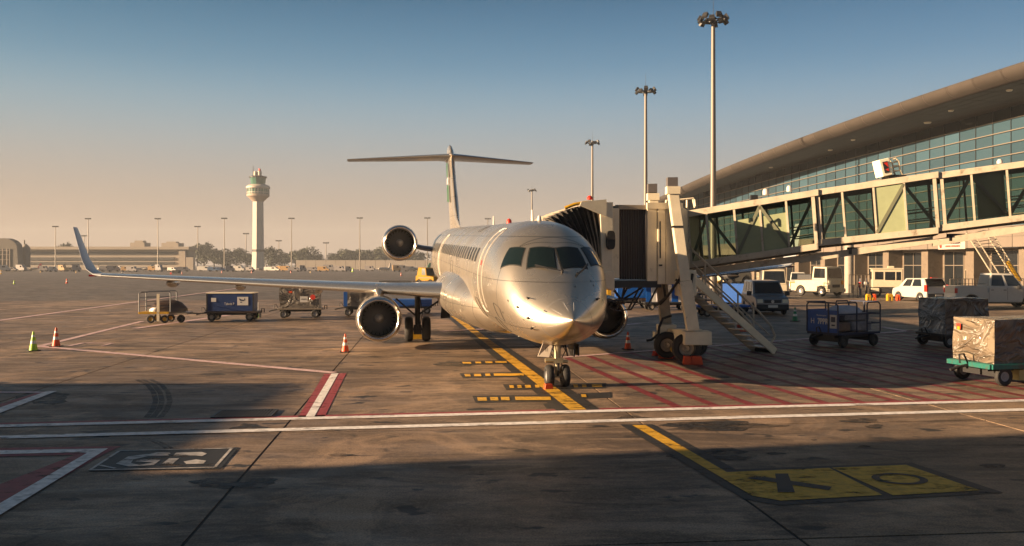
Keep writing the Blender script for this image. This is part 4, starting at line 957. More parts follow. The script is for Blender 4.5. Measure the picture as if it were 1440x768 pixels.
redt = principled('red_tail', (.5,.03,.05), .5); yelt = principled('yellow_tail', (.75,.5,.12), .5)
small_jet(42, 368, 30, 430, .2, 'distant white airliner with a red tail by the dark hangar', redt)
small_jet(139, 368, 30, 430, 2.0, 'distant white airliner with a yellow tail right of the winglet', yelt)
small_jet(200, 368, 30, 430, .4, 'distant pale blue-white airliner before the far terminal', twm)
small_jet(369, 368, 26, 430, 1.4, 'distant white airliner at the foot of the control tower', twm)
small_jet(541, 367, 34, 400, 1.2, 'distant white airliner left of the upper engine', twm)
small_jet(590, 366, 34, 400, .5, 'distant white airliner behind the upper engine pylon', M['green'])
# far ground vehicles: small vans and trucks
fv = [principled('far_van_white', (.42,.40,.37), .5), principled('far_van_amber', (.42,.25,.10), .5), principled('far_van_grey', (.22,.2,.2), .5), principled('far_van_blue', (.15,.25,.4), .5)]
rnd = random.Random(5)
plist = [(3,0),(16,2),(30,2),(62,2),(75,0),(88,1),(98,1),(108,2),(150,2),(160,2),(168,0),(176,1),(186,2),(215,1),(224,2),(232,1),(243,0),(258,2),(289,0),(300,3),(310,3),(324,2),(336,0),(352,2),(383,0),(395,1),(403,1),(414,2),(426,2),(440,2),(455,1),(463,2),(478,2),(490,2),(520,2),(558,1),(566,2),(578,2)]
for i, (px, c) in enumerate(plist):
    d = rnd.uniform(385, 420); base = P(px, HY, d); base.z = 0; L = rnd.uniform(2.8, 5.5)*(1.4 if c == 0 and i % 3 == 0 else 1); H = rnd.uniform(1.9, 3.2)
    t = thing('service_van', ('white','amber','grey','pale blue')[c]+' ground service '+('van','box truck','flat tug','minibus','tanker')[i % 5]+(' left of ' if i % 2 else ' right of ')+near_of(px), 'van', base, rnd.uniform(-.3,.3), 'tiny service vehicles on the far side of the airfield')
    m = MB(); m.side([(-L/2,.5),(L/2,.5),(L/2,H*.55),(L*.36,H*.6),(L*.24,H),(-L/2,H)], -1, 1); m.build('body', fv[c], t)
    m = MB()
    for x in (-.3,.3): m.cyl((x*L,-1.05,.4),(x*L,1.05,.4),.4,.4,8)
    m.build('wheels', M['black'], t)
    m = MB(); m.box(L*.02, L*.2, -1.03, -1.001, H*.62, H*.88); m.build('window', M['glass_dark'], t)
# small markers and boxes out on the airfield
def bits(name, px, py, w_, h_, mat, lab, cat, grp=None):
    g0 = G(px, py); k = g0.y/F; t = thing(name, lab, cat, g0, 0, grp); W, H = w_*k, h_*k
    m = MB(); m.lathe([(W*.5,0),(W*.5,H*.1),(W*.36,H*.15),(W*.26,H*.6),(W*.30,H*.8),(W*.12,H)], (0,0,0), 'z', 10); m.build('body', mat, t, smooth=30)
    m = MB(); m.lathe([(W*.36,H*.35),(W*.32,H*.55)], (0,0,0), 'z', 10); m.build('band', M['refl'], t)
bits('marker_drum', 94, 398.5, 3.4, 6.5, M['orange'], 'small orange marker drum on the far apron below the winglet', 'marker')
bits('marker_drum', 20, 399.5, 3.2, 5, M['lime'], 'small lime marker drum on the far apron at left', 'marker')
bits('marker_drum', 1.5, 385.5, 3, 6, M['yellow'], 'dark yellow marker at the far left edge', 'marker')
bits('marker_drum', 496, 382.5, 3.5, 5.5, M['lime'], 'lime marker drum on the runway side left of the upper engine', 'marker')
bits('marker_drum', 564, 387.5, 2.2, 4, M['orange'], 'tiny orange marker under the upper engine', 'marker')
for i, (px, py, c) in enumerate(((107,384,'yellow'),(57,384,'yellow'),(256,385.5,'orange'),(312,384,'orange'),(354,384,'orange'),(409,384,'orange'),(436.5,384,'yellow'),(172,384.5,'dark'))):
    bits('edge_light', px, py, 2.2, 3.2, M[c], 'tiny '+c+' taxiway edge light on the far apron near '+near_of(px), 'edge light', 'taxiway edge lights')
g0 = G(245, 386); k = g0.y/F; t = thing('equipment_box', 'black box with red end standing far out on the apron', 'box', g0)
m = MB(); m.box(-4*k, 6*k, 0, 2, .3, 5.5*k); m.box(-3.6*k, 5.6*k, .2, 1.8, 5.5*k, 6*k); m.build('case', M['dark'], t, bevel=.05)
m = MB(); m.cyl((-5.5*k,.5,1.5*k),(-5.5*k,.9,1.5*k),1.5*k,1.5*k,10); m.build('reel', M['red'], t)
# ------------------------------------------------------------------ boarding bridge
def PL(u, y, z): return plane.matrix_basis @ Vector((u, y, z))       # airliner frame -> world
BR0 = G(958, 506); 
br = thing('boarding_bridge', 'cream covered boarding bridge with glazed tunnel and pleated black hood reaching the aircraft', 'boarding bridge', BR0)
def bb(m, name, mat, **k): return m.build(name, mat, br, world=True, **k)
M['hood'] = principled('hood_fabric', (.045,.040,.036), .8, var=.2, bump=.3)
M['hood_edge'] = principled('hood_edge', (.30,.25,.19), .7, var=.2)
M['curtain'] = principled('corrugated_curtain', (.13,.115,.11), .5, .3)
M['tglass_b'] = glass('tunnel_glass', (.58,.64,.56), .03, 1.0)
M['frost'] = principled('frosted_panel', (.26,.29,.17), .2, var=.06, coat=.4)
M['brace'] = principled('brace_steel', (.22,.215,.16), .5)
M['brace_f'] = principled('brace_on_frost', (.12,.125,.08), .5)
M['floorc'] = principled('bridge_floor', (.12,.11,.09), .7)
yf, yb = 7.1, 10.4
# pleated hood: fan of folds between a line on the fuselage and the cab frame
N = 11
def fan(k, side_):
    t = k/N; T = Vector((.62+1.9*t, 4.62+.50*math.sin(min(1,t*1.15)*math.pi/2), 0)); B = Vector((1.85+.68*t, 3.35-.75*t, 0)); return T, B
fm = []
for k in range(N):
    m = MB(); ridge = []
    for kk, dy in ((k,0),(k+.5,.16),(k+1,0)):
        T, B = fan(kk, 0); ridge.append((T, B, dy))
    fr_ = []
    for T, B, dy in ridge:
        pts = []
        for q in (0,.33,.66,1): x = B.x+(T.x-B.x)*q+.10*math.sin(q*math.pi); z = B.y+(T.y-B.y)*q; pts.append(PL(x, yf+dy-.25*(1-kk/N), z))
        pts.append(PL(T.x, yf+.35+dy*.3, T.y+.02-dy*.6)); pts.append(PL(T.x, yb, T.y+.02-dy*.6)); pts.append(PL(B.x, yb+.05-dy, B.y)); fr_.append(pts)
    m.loft(fr_, closed=False); o = bb(m, 'hood_fold', M['hood'], fix=False)
    m = MB(); T, B = fan(k+1, 0); m.tube([PL(B.x+.05, yf-.03, B.y+.5), PL(B.x+(T.x-B.x)*.55+.1, yf-.04, B.y+(T.y-B.y)*.55), PL(T.x, yf-.02, T.y), PL(T.x, yf+.4, T.y+.03), PL(T.x, yb, T.y+.03)], .02, 5); bb(m, 'hood_rib', M['hood_edge'])
m = MB(); T0_, B0_ = fan(0, 0); m.tube([PL(B0_.x, yf-.3, B0_.y), PL(1.55, yf-.35, 3.9), PL(1.15, yf-.3, 4.38), PL(T0_.x, yf-.15, T0_.y), PL(T0_.x, yb, T0_.y)], .07, 8); bb(m, 'hood_bumper', M['hood_edge'], smooth=40)
m = MB(); m.tube([PL(1.3,yf-.05,5.0),PL(1.6,yf-.1,5.12),PL(1.95,yf-.08,5.18),PL(2.25,yf-.05,5.2)], .055, 8); bb(m, 'top_bumper', M['yellow'], smooth=40)
# cab front frame (white portal) with oval pad
m = MB(); m.T = plane.matrix_basis.copy()
m.hexa([(2.5,yf-.15,2.55),(2.86,yf-.15,2.6),(2.86,yf+.25,2.6),(2.5,yf+.25,2.55),(2.42,yf-.15,5.2),(2.86,yf-.15,5.2),(2.86,yf+.25,5.2),(2.42,yf+.25,5.2)]); bb(m, 'cab_portal', M['cream'], bevel=.02)
m = MB(); m.T = plane.matrix_basis.copy(); m.hexa([(2.5,yb-.2,2.45),(2.86,yb-.2,2.55),(2.86,yb,2.55),(2.5,yb,2.45),(2.42,yb-.2,5.2),(2.86,yb-.2,5.2),(2.86,yb,5.2),(2.42,yb,5.2)]); bb(m, 'cab_portal', M['cream'], bevel=.02)
m = MB(); m.T = plane.matrix_basis.copy(); m.box(2.45,2.86,yf+.25,yb-.2,4.95,5.18); bb(m, 'portal_head', M['cream'])
m = MB(); m.T = plane.matrix_basis.copy(); m.hexa([(1.75,yf-.22,5.08),(2.62,yf-.22,4.72),(2.62,yf-.16,4.72),(1.75,yf-.16,5.08),(1.8,yf-.22,5.2),(2.62,yf-.22,5.28),(2.62,yf-.16,5.28),(1.8,yf-.16,5.2)]); bb(m, 'header_plate', M['cream'])
m = MB(); m.T = plane.matrix_basis.copy(); m.box(2.87,3.1,yf-.02,yb-.2,2.75,5.02); bb(m, 'cab_collar', M['cream'], bevel=.02)
m = MB(); m.T = plane.matrix_basis.copy(); m.hexa([(2.35,yf-.2,2.5),(2.9,yf-.2,2.35),(2.9,yf+.4,2.35),(2.35,yf+.4,2.5),(2.45,yf-.2,2.95),(2.9,yf-.2,3.0),(2.9,yf+.4,3.0),(2.45,yf+.4,2.95)]); bb(m, 'bumper_apron', M['cream'], bevel=.04)
m = MB(); m.T = plane.matrix_basis.copy(); m.loft([[Vector((2.75+.14*math.copysign(abs(math.cos(PI2*i/20))**.6,math.cos(PI2*i/20)), y, 3.98+.30*math.copysign(abs(math.sin(PI2*i/20))**.6,math.sin(PI2*i/20)))) for i in range(20)] for y in (yf-.3,yf-.16)]); bb(m, 'oval_pad', M['black'], smooth=40)
m = MB(); m.T = plane.matrix_basis.copy(); m.lathe([(.09,0),(.1,.06),(.06,.12),(.01,.14)], (2.2,yf+.3,5.3), 'z', 10); bb(m, 'beacon', M['red'], smooth=1)
# corrugated roll curtain
cur = MB(); cur.T = plane.matrix_basis.copy(); nf = 22; zig = []
for i in range(nf+1): zig.append((3.12+.9*i/nf, yf+.10+(.05 if i % 2 else -.02)))
cur.raw([(x, y, 2.72) for x, y in zig]+[(x-.02, y, 5.0) for x, y in zig], [(i, i+1, nf+2+i, nf+1+i) for i in range(nf)])
bb(cur, 'roll_curtain', M['curtain'], fix=False)
m = MB(); m.T = plane.matrix_basis.copy(); m.box(3.08,4.06,yf-.02,yf+.22,4.98,5.12); m.box(3.08,4.06,yf+.2,yb-.2,5.04,5.14); bb(m, 'curtain_header', M['hood_edge'])
m = MB(); m.T = plane.matrix_basis.copy(); m.box(2.7,4.5,yf-.05,yb-.2,2.45,2.68); bb(m, 'cab_floor', M['dark'])
# operator cabin walls with vertical panels
for i, (a, b) in enumerate(((4.02,4.34),(4.36,4.62),(4.64,5.15))):
    m = MB(); m.T = plane.matrix_basis.copy(); m.box(a, b, yf-.06-(.04 if i == 1 else 0), yf+.1, 2.66-(.1 if i else 0), 5.1); bb(m, 'wall_panel', M['cream'], bevel=.015)
m = MB(); m.T = plane.matrix_basis.copy(); m.box(4.02,5.15,yf+.1,yb-.3,5.0,5.12); m.box(4.0,5.2,yf-.12,yf-.0,5.0,5.2); bb(m, 'cab_roof', M['cream'])
m = MB(); m.T = plane.matrix_basis.copy(); m.box(4.38,5.15,yf+.3,yb-.3,2.6,2.7); bb(m, 'cab_floor', M['cream'])
m = MB(); m.T = plane.matrix_basis.copy(); m.box(4.4,4.5,yf-.14,yf-.1,3.15,3.2); m.box(4.42,4.46,yf-.12,yf-.1,3.4,4.6); bb(m, 'door_handle', M['dark'])
m = MB(); m.T = plane.matrix_basis.copy()
for q in ((2.9,3.6),(3.3,3.5),(3.9,3.3)): m.beam((q[0],yf+.1,2.45),(q[1]-.2,yf+.5,1.9),.06); m.beam((q[0]+.5,yf+.1,2.45),(q[0]+.2,yf+.3,1.75),.05)
m.beam((2.6,yf+.2,2.0),(3.8,yf+.2,2.1),.07); m.tube([(2.6,yf,1.9),(3.0,yf,1.7),(3.5,yf,1.75),(3.9,yf,2.4)], .03); bb(m, 'levelling_gear', M['dark'])
# lift columns and wheel bogie
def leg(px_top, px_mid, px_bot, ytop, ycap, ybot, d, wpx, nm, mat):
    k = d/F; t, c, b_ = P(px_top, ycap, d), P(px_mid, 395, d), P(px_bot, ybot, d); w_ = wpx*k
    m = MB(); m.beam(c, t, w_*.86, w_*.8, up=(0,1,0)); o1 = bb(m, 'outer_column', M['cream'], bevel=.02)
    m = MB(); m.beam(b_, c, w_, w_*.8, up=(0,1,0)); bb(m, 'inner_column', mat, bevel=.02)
    tp = P(px_top-1, ytop, d); m = MB(); m.beam(t, tp-Vector((0,0,.0)), w_*.7, w_*.66, up=(0,1,0)); bb(m, 'screw_housing', M['dark'])
    m = MB(); m.beam(tp-Vector((0,0,.3)), tp, w_*.84, w_*.8, up=(0,1,0)); bb(m, 'cap', M['curtain'])
    m = MB(); m.beam(t-Vector((0,0,.12)), t+Vector((0,0,.12)), w_*1.08, w_*1.0, up=(0,1,0)); bb(m, 'collar', M['cream'])
    m = MB(); m.beam(t-Vector((0,0,.12))+(c-t)*.35, t-Vector((0,0,.18))+(c-t)*.35, w_*.95, w_*.9, up=(0,1,0)); bb(m, 'band', M['dark'])
    return t, c, b_
DF, DB = 28.75, 31.4
tF, cF, bF = leg(946, 963, 974, 250, 268, 464, DF-.35, 17, 'f', M['cream'])
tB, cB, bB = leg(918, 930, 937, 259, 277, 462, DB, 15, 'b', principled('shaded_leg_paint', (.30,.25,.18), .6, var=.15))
m = MB(); m.beam(P(964,398,DF)+Vector((0,0,.42)), P(964,398,DF)-Vector((0,0,.42)), .62, .56, up=(0,1,0)); m.beam(cF+Vector((0,0,.1)), cB+Vector((0,0,.1)), .22); bb(m, 'cross_head', M['cream'], bevel=.05)
m = MB(); m.beam(P(978,472,DF), P(938,470,DB), .5, .42); bb(m, 'bogie_beam', M['cream'], bevel=.03)
m = MB(); c = P(981,474,DF-.1); m.T = Matrix.Translation(c); m.box(-.48,.40,-.3,.3,-.24,.2); bb(m, 'bogie_box', M['cream'], bevel=.03)
m = MB(); m.T = Matrix.Translation(P(933,466,DB-.5)); m.box(-.2,.4,-.3,.3,-.25,.25); m.box(-.35,-.2,-.2,.2,-.3,-.0); bb(m, 'motor_box', M['cream'], bevel=.02)
m = MB(); m.tube([P(945,470,DB-.6),P(940,482,DB-.8),P(946,494,DB-1),P(955,488,DF+.6)], .16, 8); bb(m, 'hydraulic_motor', M['yellow'], smooth=40)
def wheel_w(px, py, d, rpx, wid, ang_, hubm):
    e = bpy.data.objects.new('wheel', None); COL.objects.link(e); e.parent = br
    c = P(px, py, d); e.location = br.matrix_basis.inverted() @ c; e.rotation_euler = (0,0,ang_); r_ = rpx*d/F
    wheel('tyre', (0,0,0), r_, wid, e, 'y', hubm)
    return e
wheel_w(965, 489.5, 28.8, 20.5, .42, R(-8), M['hood_edge']); wheel_w(938, 485, 30.2, 18.5, .42, R(-8), M['hood_edge'])
wheel_w(977, 484, 31.0, 18, .42, R(-8), M['hood_edge'])
# hoses
for pts in ([(958,372,DF-.35),(956,392,DF-.4),(940,415,DF),(930,424,DF+.5),(922,430,DB-1)], [(932,372,DB-1.5),(933,400,DB-1.4),(936,420,DB-1.3),(928,428,DB-1.2)], [(950,393,DF-.4),(958,400,DF-.45),(972,398,DF-.4),(974,385,DF-.35)], [(974,400,DF-.2),(972,415,DF-.2),(969,428,DF-.15)],
            [(944,444,DB-.6),(932,448,DB-.7),(927,460,DB-.9),(926,470,DB-1),(916,478,DB-1.1),(909,479,DB-1.1)]):
    m = MB(); m.tube([P(*p) for p in pts], .045, 6); bb(m, 'hose', M['black'], smooth=40)
# tunnel.  near wall runs from TA to TB (plan), three telescoping sections
TA = P(962, HY, 31.4); TB = P(1440, HY, 27.6); TD = (TB-TA); TD.z = 0; TL = TD.length; TD.normalize(); TN = Vector((-TD.y, TD.x, 0))
if TN.y < 0: TN = -TN
def wall_pt(px, py, off=0.0):
    # point of the near wall plane (shifted off metres outwards) seen at a pixel
    a = TA-TN*off; t = (px-CX)/F; den = TD.x-t*TD.y; s = (t*a.y-a.x)/den; y = a.y+TD.y*s; return P(px, py, y)
secs = [ # px0, px1, top y0,y1, bottom y0,y1, outward offset, posts
 (963,1151,(297,266),(378,351),.16,[966,993,1032,1068,1105,1143],[0,0,2,2,1]),
 (1143,1320,(267,241),(347,328.5),.08,[1150,1184,1228,1271,1314],[0,0,2,1]),
 (1316,1500,(243,218),(326,303),.0,[1324,1366,1416,1462,1498],[0,3,1,1])]
tw_ = 2.3
for (x0, x1, (a0_, a1_), (b0_, b1_), off, posts, kinds) in secs:
    ty = lambda x: a0_+(a1_-a0_)*(x-x0)/(x1-x0); by = lambda x: b0_+(b1_-b0_)*(x-x0)/(x1-x0)
    back = TN*(tw_+2*off)
    def rail(ya, yb_, nm, mat, dep=.12, ins=0):
        for bk_ in (Vector((0,0,0)), back):
            p = wall_pt(x0, ya(x0), off)+bk_; q = wall_pt(x1, ya(x1), off)+bk_; p2 = wall_pt(x0, yb_(x0), off)+bk_; q2 = wall_pt(x1, yb_(x1), off)+bk_; n_ = TN*dep*(1 if bk_.length == 0 else -1)
            m = MB(); m.hexa([p2,q2,q2+n_,p2+n_,p,q,q+n_,p+n_]); bb(m, nm, mat, bevel=.012)
    rail(lambda x: ty(x), lambda x: ty(x)+9, 'roof_rail', M['tunnel'])
    rail(lambda x: by(x)-9, lambda x: by(x), 'floor_rail', M['tunnel'])
    # roof and floor decks
    for nm, fn_, th, mat in (('roof_deck', ty, .05, M['tunnel']), ('floor_deck', lambda x: by(x)-3, .10, M['floorc'])):
        p = wall_pt(x0, fn_(x0), off)+TN*.12; q = wall_pt(x1, fn_(x1), off)+TN*.12; bk2 = TN*(tw_+2*off-.24); z = Vector((0,0,-th)); z0_ = Vector((0,0,-.01))
        m = MB(); m.hexa([p+z,q+z,q+bk2+z,p+bk2+z,p+z0_,q+z0_,q+bk2+z0_,p+bk2+z0_]); bb(m, nm, mat)
    # posts, panes, braces on both walls
    for wi, bk_ in enumerate((Vector((0,0,0)), back)):
        sgn_ = 1 if wi == 0 else -1
        for i, x in enumerate(posts):
            w_ = 3.0 if 0 < i < len(posts)-1 else 5
            def q4(xa, ya_, o2): return wall_pt(xa, ya_, off)+bk_+TN*o2*sgn_
            xb = x+5; m = MB(); 
            m.hexa([q4(xb-w_/2,by(x)-9,.02),q4(xb+w_/2,by(x)-9,.02),q4(xb+w_/2,by(x)-9,.11),q4(xb-w_/2,by(x)-9,.11),q4(x-w_/2,ty(x)+9,.02),q4(x+w_/2,ty(x)+9,.02),q4(x+w_/2,ty(x)+9,.11),q4(x-w_/2,ty(x)+9,.11)]); bb(m, 'window_post', M['tunnel'])
            if i < len(kinds):
                xa, xc = posts[i], posts[i+1]; o2 = .06
                def quad(xa, xc, f0, f1, o2):
                    def yy(x, f_): t_ = ty(x)+9; return t_+(by(x)-9-t_)*f_
                    return [q4(xa+5*f1, yy(xa,f1), o2), q4(xc+5*f1, yy(xc,f1), o2), q4(xc+5*f0, yy(xc,f0), o2), q4(xa+5*f0, yy(xa,f0), o2)]
                kd = kinds[i]
                m = MB(); m.face(quad(xa, xc, 0, (.24 if xa < 1110 else .02) if kd == 2 and wi == 0 else 1, o2)); bb(m, 'window_pane', M['tglass_b'], fix=False)
                if kd == 2 and wi == 0: m = MB(); m.face(quad(xa, xc, .24 if xa < 1110 else 0, 1, .06)); bb(m, 'frosted_panel', M['frost'], fix=False)
                if kd == 3 and wi == 0: m = MB(); m.face(quad(xa+8, xc-1, .0, .96, .55)); bb(m, 'frosted_panel', M['frost'], fix=False)
                qd = quad(xa, xc, .02, .98, .045 if kd == 2 and wi == 0 else .2); m = MB()
                if i % 2: m.beam(qd[3], qd[1], .05, .10)
                else: m.beam(qd[0], qd[2], .05, .10)
                if wi == 0: bb(m, 'diagonal_brace', M['brace'] if kd != 2 else M['brace_f'])
                if kd == 1:
                    m = MB(); qd = quad(xa, xc, .55, .58, .25); m.beam(qd[0], qd[1], .04); qd = quad(xa, xc, .75, .78, .35); m.beam(qd[0], qd[1], .04); bb(m, 'handrail', M['cream'])
        # end post
# fixed rotunda that the tunnel turns on
ra = wall_pt(1500, 303, 0)+TN*1.2+TD*1.5; rz0 = wall_pt(1500, 303, 0).z; rz1 = wall_pt(1500, 218, 0).z
m = MB(); m.T = Matrix.Translation((ra.x, ra.y, 0)); m.cyl((0,0,rz0-.2),(0,0,rz1+.15),1.75,1.75,28); bb(m, 'rotunda', M['cream'], smooth=30)
m = MB(); m.T = Matrix.Translation((ra.x, ra.y, 0)); m.cyl((0,0,0),(0,0,rz0-.2),.42,.42,18); bb(m, 'rotunda_column', M['cream'], smooth=30)
# under-floor beam carrying the tunnel
for x0, x1, ya, yb_ in ((968,1126,385,364),(1124,1312,366,338),(1312,1500,342,312)):
    p = wall_pt(x0, ya, -.25); q = wall_pt(x1, yb_, -.25); m = MB(); m.hexa([p-Vector((0,0,.1)),q-Vector((0,0,.1)),q-Vector((0,0,.1))+TN*.5,p-Vector((0,0,.1))+TN*.5,p+Vector((0,0,.12)),q+Vector((0,0,.12)),q+Vector((0,0,.12))+TN*.5,p+Vector((0,0,.12))+TN*.5]); bb(m, 'support_beam', M['tunnel'])
for px, py in ((1203,350),(1344,331)):
    c = wall_pt(px, py, -.4); m = MB(); m.T = Matrix.Translation(c); m.box(-.25,.25,-.1,.1,-.06,.05); m.box(.15,.25,-.15,.15,-.16,-.06); m.box(-.25,-.1,-.1,.1,-.18,-.06); bb(m, 'cable_trolley', M['dark'])
# seats seen inside
c = wall_pt(1383, 296, -.9); m = MB(); m.T = Matrix.Translation(c); m.lathe([(.01,-.28),(.16,-.2),(.18,0),(.14,.2),(.01,.26)], (0,0,0), 'z', 12); bb(m, 'red_extinguisher_cover', principled('dark_red', (.25,.03,.02), .6), smooth=1)
# transition block between cab and tunnel
m = MB(); a = PL(5.15,yf+.0,0); p = Vector((a.x,a.y,2.65)); q = wall_pt(968, 372, .0); q.z = 3.0; m.hexa([p, q, q+TN*2.4, p+Vector((-.3,2.6,0)), Vector((p.x,p.y,5.1)), Vector((q.x,q.y,5.1)), Vector((q.x,q.y,5.1))+TN*2.4, Vector((p.x-.3,p.y+2.6,5.1))]); bb(m, 'vestibule', M['cream'])
# things on the roof
for px, py, r_ in ((1077,270,4.5),(1110,265.5,4)):
    c = wall_pt(px, py, -.8); k = c.y/F; m = MB(); m.lathe([(r_*k,-.1),(r_*k,.03),(r_*k*.7,.1),(.01,.12)], c, 'z', 12); bb(m, 'roof_lamp', M['white'], smooth=40)
c = wall_pt(1060, 277, -.5); m = MB(); m.T = Matrix.Translation(c); m.box(-.12,.12,-.1,.1,-.1,.06); bb(m, 'junction_box', M['dark'])
c = wall_pt(1406, 228, -.5); m = MB(); m.lathe([(.09,-.05),(.09,.03),(.05,.09),(.01,.1)], c, 'z', 10); bb(m, 'roof_lamp', M['white'], smooth=40)
# pipe rail by the column top
m = MB(); k = 29.5; m.tube([P(950,290,k),P(950,283,k),P(955,281,k),P(975,279,k),P(977,281,k),P(978,290,k)], .035); bb(m, 'roof_railing', M['cream']); m = MB(); m.tube([P(966,292,k+.5),P(966,280,k+.5),P(974,279,k+.5),P(977,292,k+.5)], .035); bb(m, 'roof_railing', M['cream'])
m = MB(); m.tube([P(936,290,k),P(937,282,k),P(941,281,k),P(942,290,k)], .04); bb(m, 'bracket', M['cream'])
# tilted box on the tunnel roof (projecting service light box)
c = wall_pt(1249, 250, -1.0); bx = thing('roof_box', 'small tilted white box with dark red opening and ladder frame on the tunnel roof', 'service box', c); k = c.y/F
m = MB(); m.T = Matrix.Rotation(R(-13), 4, 'Y')
m.box(-13*k, 1*k, -.35, .25, 3*k, 27*k); o = m.build('housing', principled('box_white', (.80,.74,.58), .5), bx, bevel=.02)
m = MB(); m.T = Matrix.Rotation(R(-13), 4, 'Y'); m.box(-9.5*k, -2.5*k, -.365, -.352, 7*k, 23*k); m.build('opening', M['dark'], bx)
m = MB(); m.T = Matrix.Rotation(R(-13), 4, 'Y'); m.face([(-8.5*k,-.375,21.5*k),(-3*k,-.375,21.5*k),(-3*k,-.375,14*k)]); m.face([(-8*k,-.375,12*k),(-3.2*k,-.375,13*k),(-3.5*k,-.375,8.5*k)]); m.build('red_flap', M['red'], bx, fix=False)
m = MB()
for y in (-.25,.25): m.tube([(2*k,y,24*k),(6*k,y,26*k),(10*k,y,22*k),(12*k,y,10*k),(15*k,y,3*k)], .03)
for z in (22,16,9): m.beam((3*k,-.25,z*k),(11.5*k,-.25,z*k),.035); m.beam((11*k,-.25,z*k),(11*k,.25,z*k),.03)
m.build('ladder_frame', M['cream'], bx)
m = MB(); m.box(-4*k,20*k,-.3,.3,-.06,3*k); m.build('base', M['dark'], bx)
# service stairs
def stairs():
    t0 = P(968, 386, 30.1); b0 = G(1090, 497); w_ = 1.0; d = (b0-t0); dh = Vector((d.x, d.y, 0)).normalized(); sd_ = Vector((-dh.y, dh.x, 0))
    if sd_.y < 0: sd_ = -sd_
    e = bpy.data.objects.new('service_stair', None); COL.objects.link(e); e.parent = br; e.location = (0,0,0); T = br.matrix_basis.inverted()
    def W(v): return T @ v
    up = Vector((0,0,1))
    for s in (0, 1): m = MB(); m.beam(W(t0+sd_*w_*s), W(b0+sd_*w_*s+up*.06), .07, .27); m.build('stringer', M['hood_edge'] if s else M['cream'], e, bevel=.01)
    tm = MB(); tm.beam((0,0,0), sd_*(w_-.08), .26, .04); t1 = None; n_ = 13
    for i in range(1, n_):
        if t1 is None: o = t1 = tm.build('tread', M['steel'], e)
        else: o = t1.copy(); COL.objects.link(o); o.parent = e
        o.location = W(t0+(b0-t0)*(i/n_)+sd_*.04)
    for s in (0, 1):
        m = MB(); off_ = sd_*w_*s; H = .95; pts = [t0+off_+up*.0+(b0-t0)*.02, t0+off_+up*H+(b0-t0)*.0]
        m.tube([W(p) for p in (t0+off_+up*.15, t0+off_+up*1.05, t0+(b0-t0)*.06+off_+up*H, t0+(b0-t0)*.80+off_+up*H, t0+(b0-t0)*.95+off_+up*.85, t0+(b0-t0)*1.0+off_+up*.62, t0+(b0-t0)*.93+off_+up*.1)], .04)
        m.tube([W(t0+(b0-t0)*.04+off_+up*.5), W(t0+(b0-t0)*.93+off_+up*.48)], .026)
        for i in range(1, 5): f_ = i/5.4; m.beam(W(t0+(b0-t0)*f_+off_), W(t0+(b0-t0)*f_+off_+up*H), .05)
        m.build('handrail', M['tunnel'], e)
    m = MB(); m.cyl(W(b0+up*.07), W(b0+sd_*w_+up*.07), .07, .07, 10); m.build('foot_roller', M['black'], e)
    m = MB(); c = t0+Vector((0,0,.0)); m.beam(W(c-dh*.5), W(c), 1.0, .06); m.build('landing', M['steel'], e)
stairs()
# ------------------------------------------------------------------ cones, chocks
def cone(px, py, h, col, lab, grp='traffic cones on the apron', world=None):
    t = thing('traffic_cone', lab, 'traffic cone', G(px, py), random.uniform(0, 1), grp); s = h/.7
    m = MB(); m.box(-.2*s,.2*s,-.2*s,.2*s,0,.03*s); m.build('base', M['black'], t, bevel=.01)
    def pr(z0, z1, mat, nm, g_=0):
        f_ = lambda z: (.15-.118*(z/.68))*s+g_
        m = MB(); m.lathe([(f_(z0),z0*s),(f_(z1),z1*s)], (0,0,0), 'z', 18); return m.build(nm, mat, t, smooth=30)
    pr(.03,.26,col,'body'); pr(.26,.37,M['refl'],'band'); pr(.37,.50,col,'body'); pr(.50,.58,M['refl'],'band'); pr(.58,.70,col,'body')
cone(47, 493.5, .72, M['lime'], 'lime green cone with two white bands at the far left')
cone(79, 487.5, .74, M['orange'], 'orange cone beside the lime green one, right of it')
cone(485.5, 495, .66, M['orange'], 'orange cone left of the aircraft just under the wing engine')
cone(883, 491.5, .66, M['orange'], 'orange cone in shade between nose wheel and bridge wheels')
cone(1118, 452, .80, M['green'], 'dark green cone beside the silver van')
# green bottle-shaped cone has a slim neck; red base block near the stairs
t = thing('red_block', 'low red base block lying in shade under the service stairs', 'block', G(1041, 466)); m = MB(); m.box(-.28,.28,-.2,.2,0,.06); m.build('base', M['red'], t, bevel=.01)
m = MB(); m.lathe([(.13,.06),(.12,.28),(.07,.36),(.07,.4)], (-.05,0,0), 'z', 12); m.build('drum', principled('dark_red_drum', (.25,.02,.01), .5), t, smooth=30)
def chock(px, py, L, W, H, rz, mat, lab):
    t = thing('wheel_chock', lab, 'wheel chock', G(px, py), rz, 'wheel chocks')
    m = MB(); m.side([(-L/2,0),(L/2,0),(L/2*.75,H),(-L/2*.75,H)], -W/2, W/2); m.build('block', mat, t, bevel=.012)
    m = MB(); m.tube([(L*.3,0,H),(L*.3,0,H*1.12),(-L*.3,0,H*1.12),(-L*.3,0,H)], .012); m.build('handle', M['dark'], t)
chock(979, 512.5, .42, .25, .27, -.1, M['orange'], 'orange-red chock right of the front bridge wheel, outer of two'); chock(966, 512.5, .28, .25, .27, -.1, M['orange'], 'orange-red chock against the front bridge wheel, inner of two')
chock(926, 500, .46, .2, .17, .5, M['red'], 'red chock lying left of the rear bridge wheel, outermost'); chock(936, 504, .5, .2, .17, -.3, M['orange'], 'orange-red chock lying between the bridge wheels, nearest to the nose'); chock(946, 502, .5, .2, .14, .15, M['red'], 'red chock half under the front bridge wheel')
chock(771, 547.5, .24, .14, .14, .3, M['orange'], 'small orange chock at the left nose wheel')
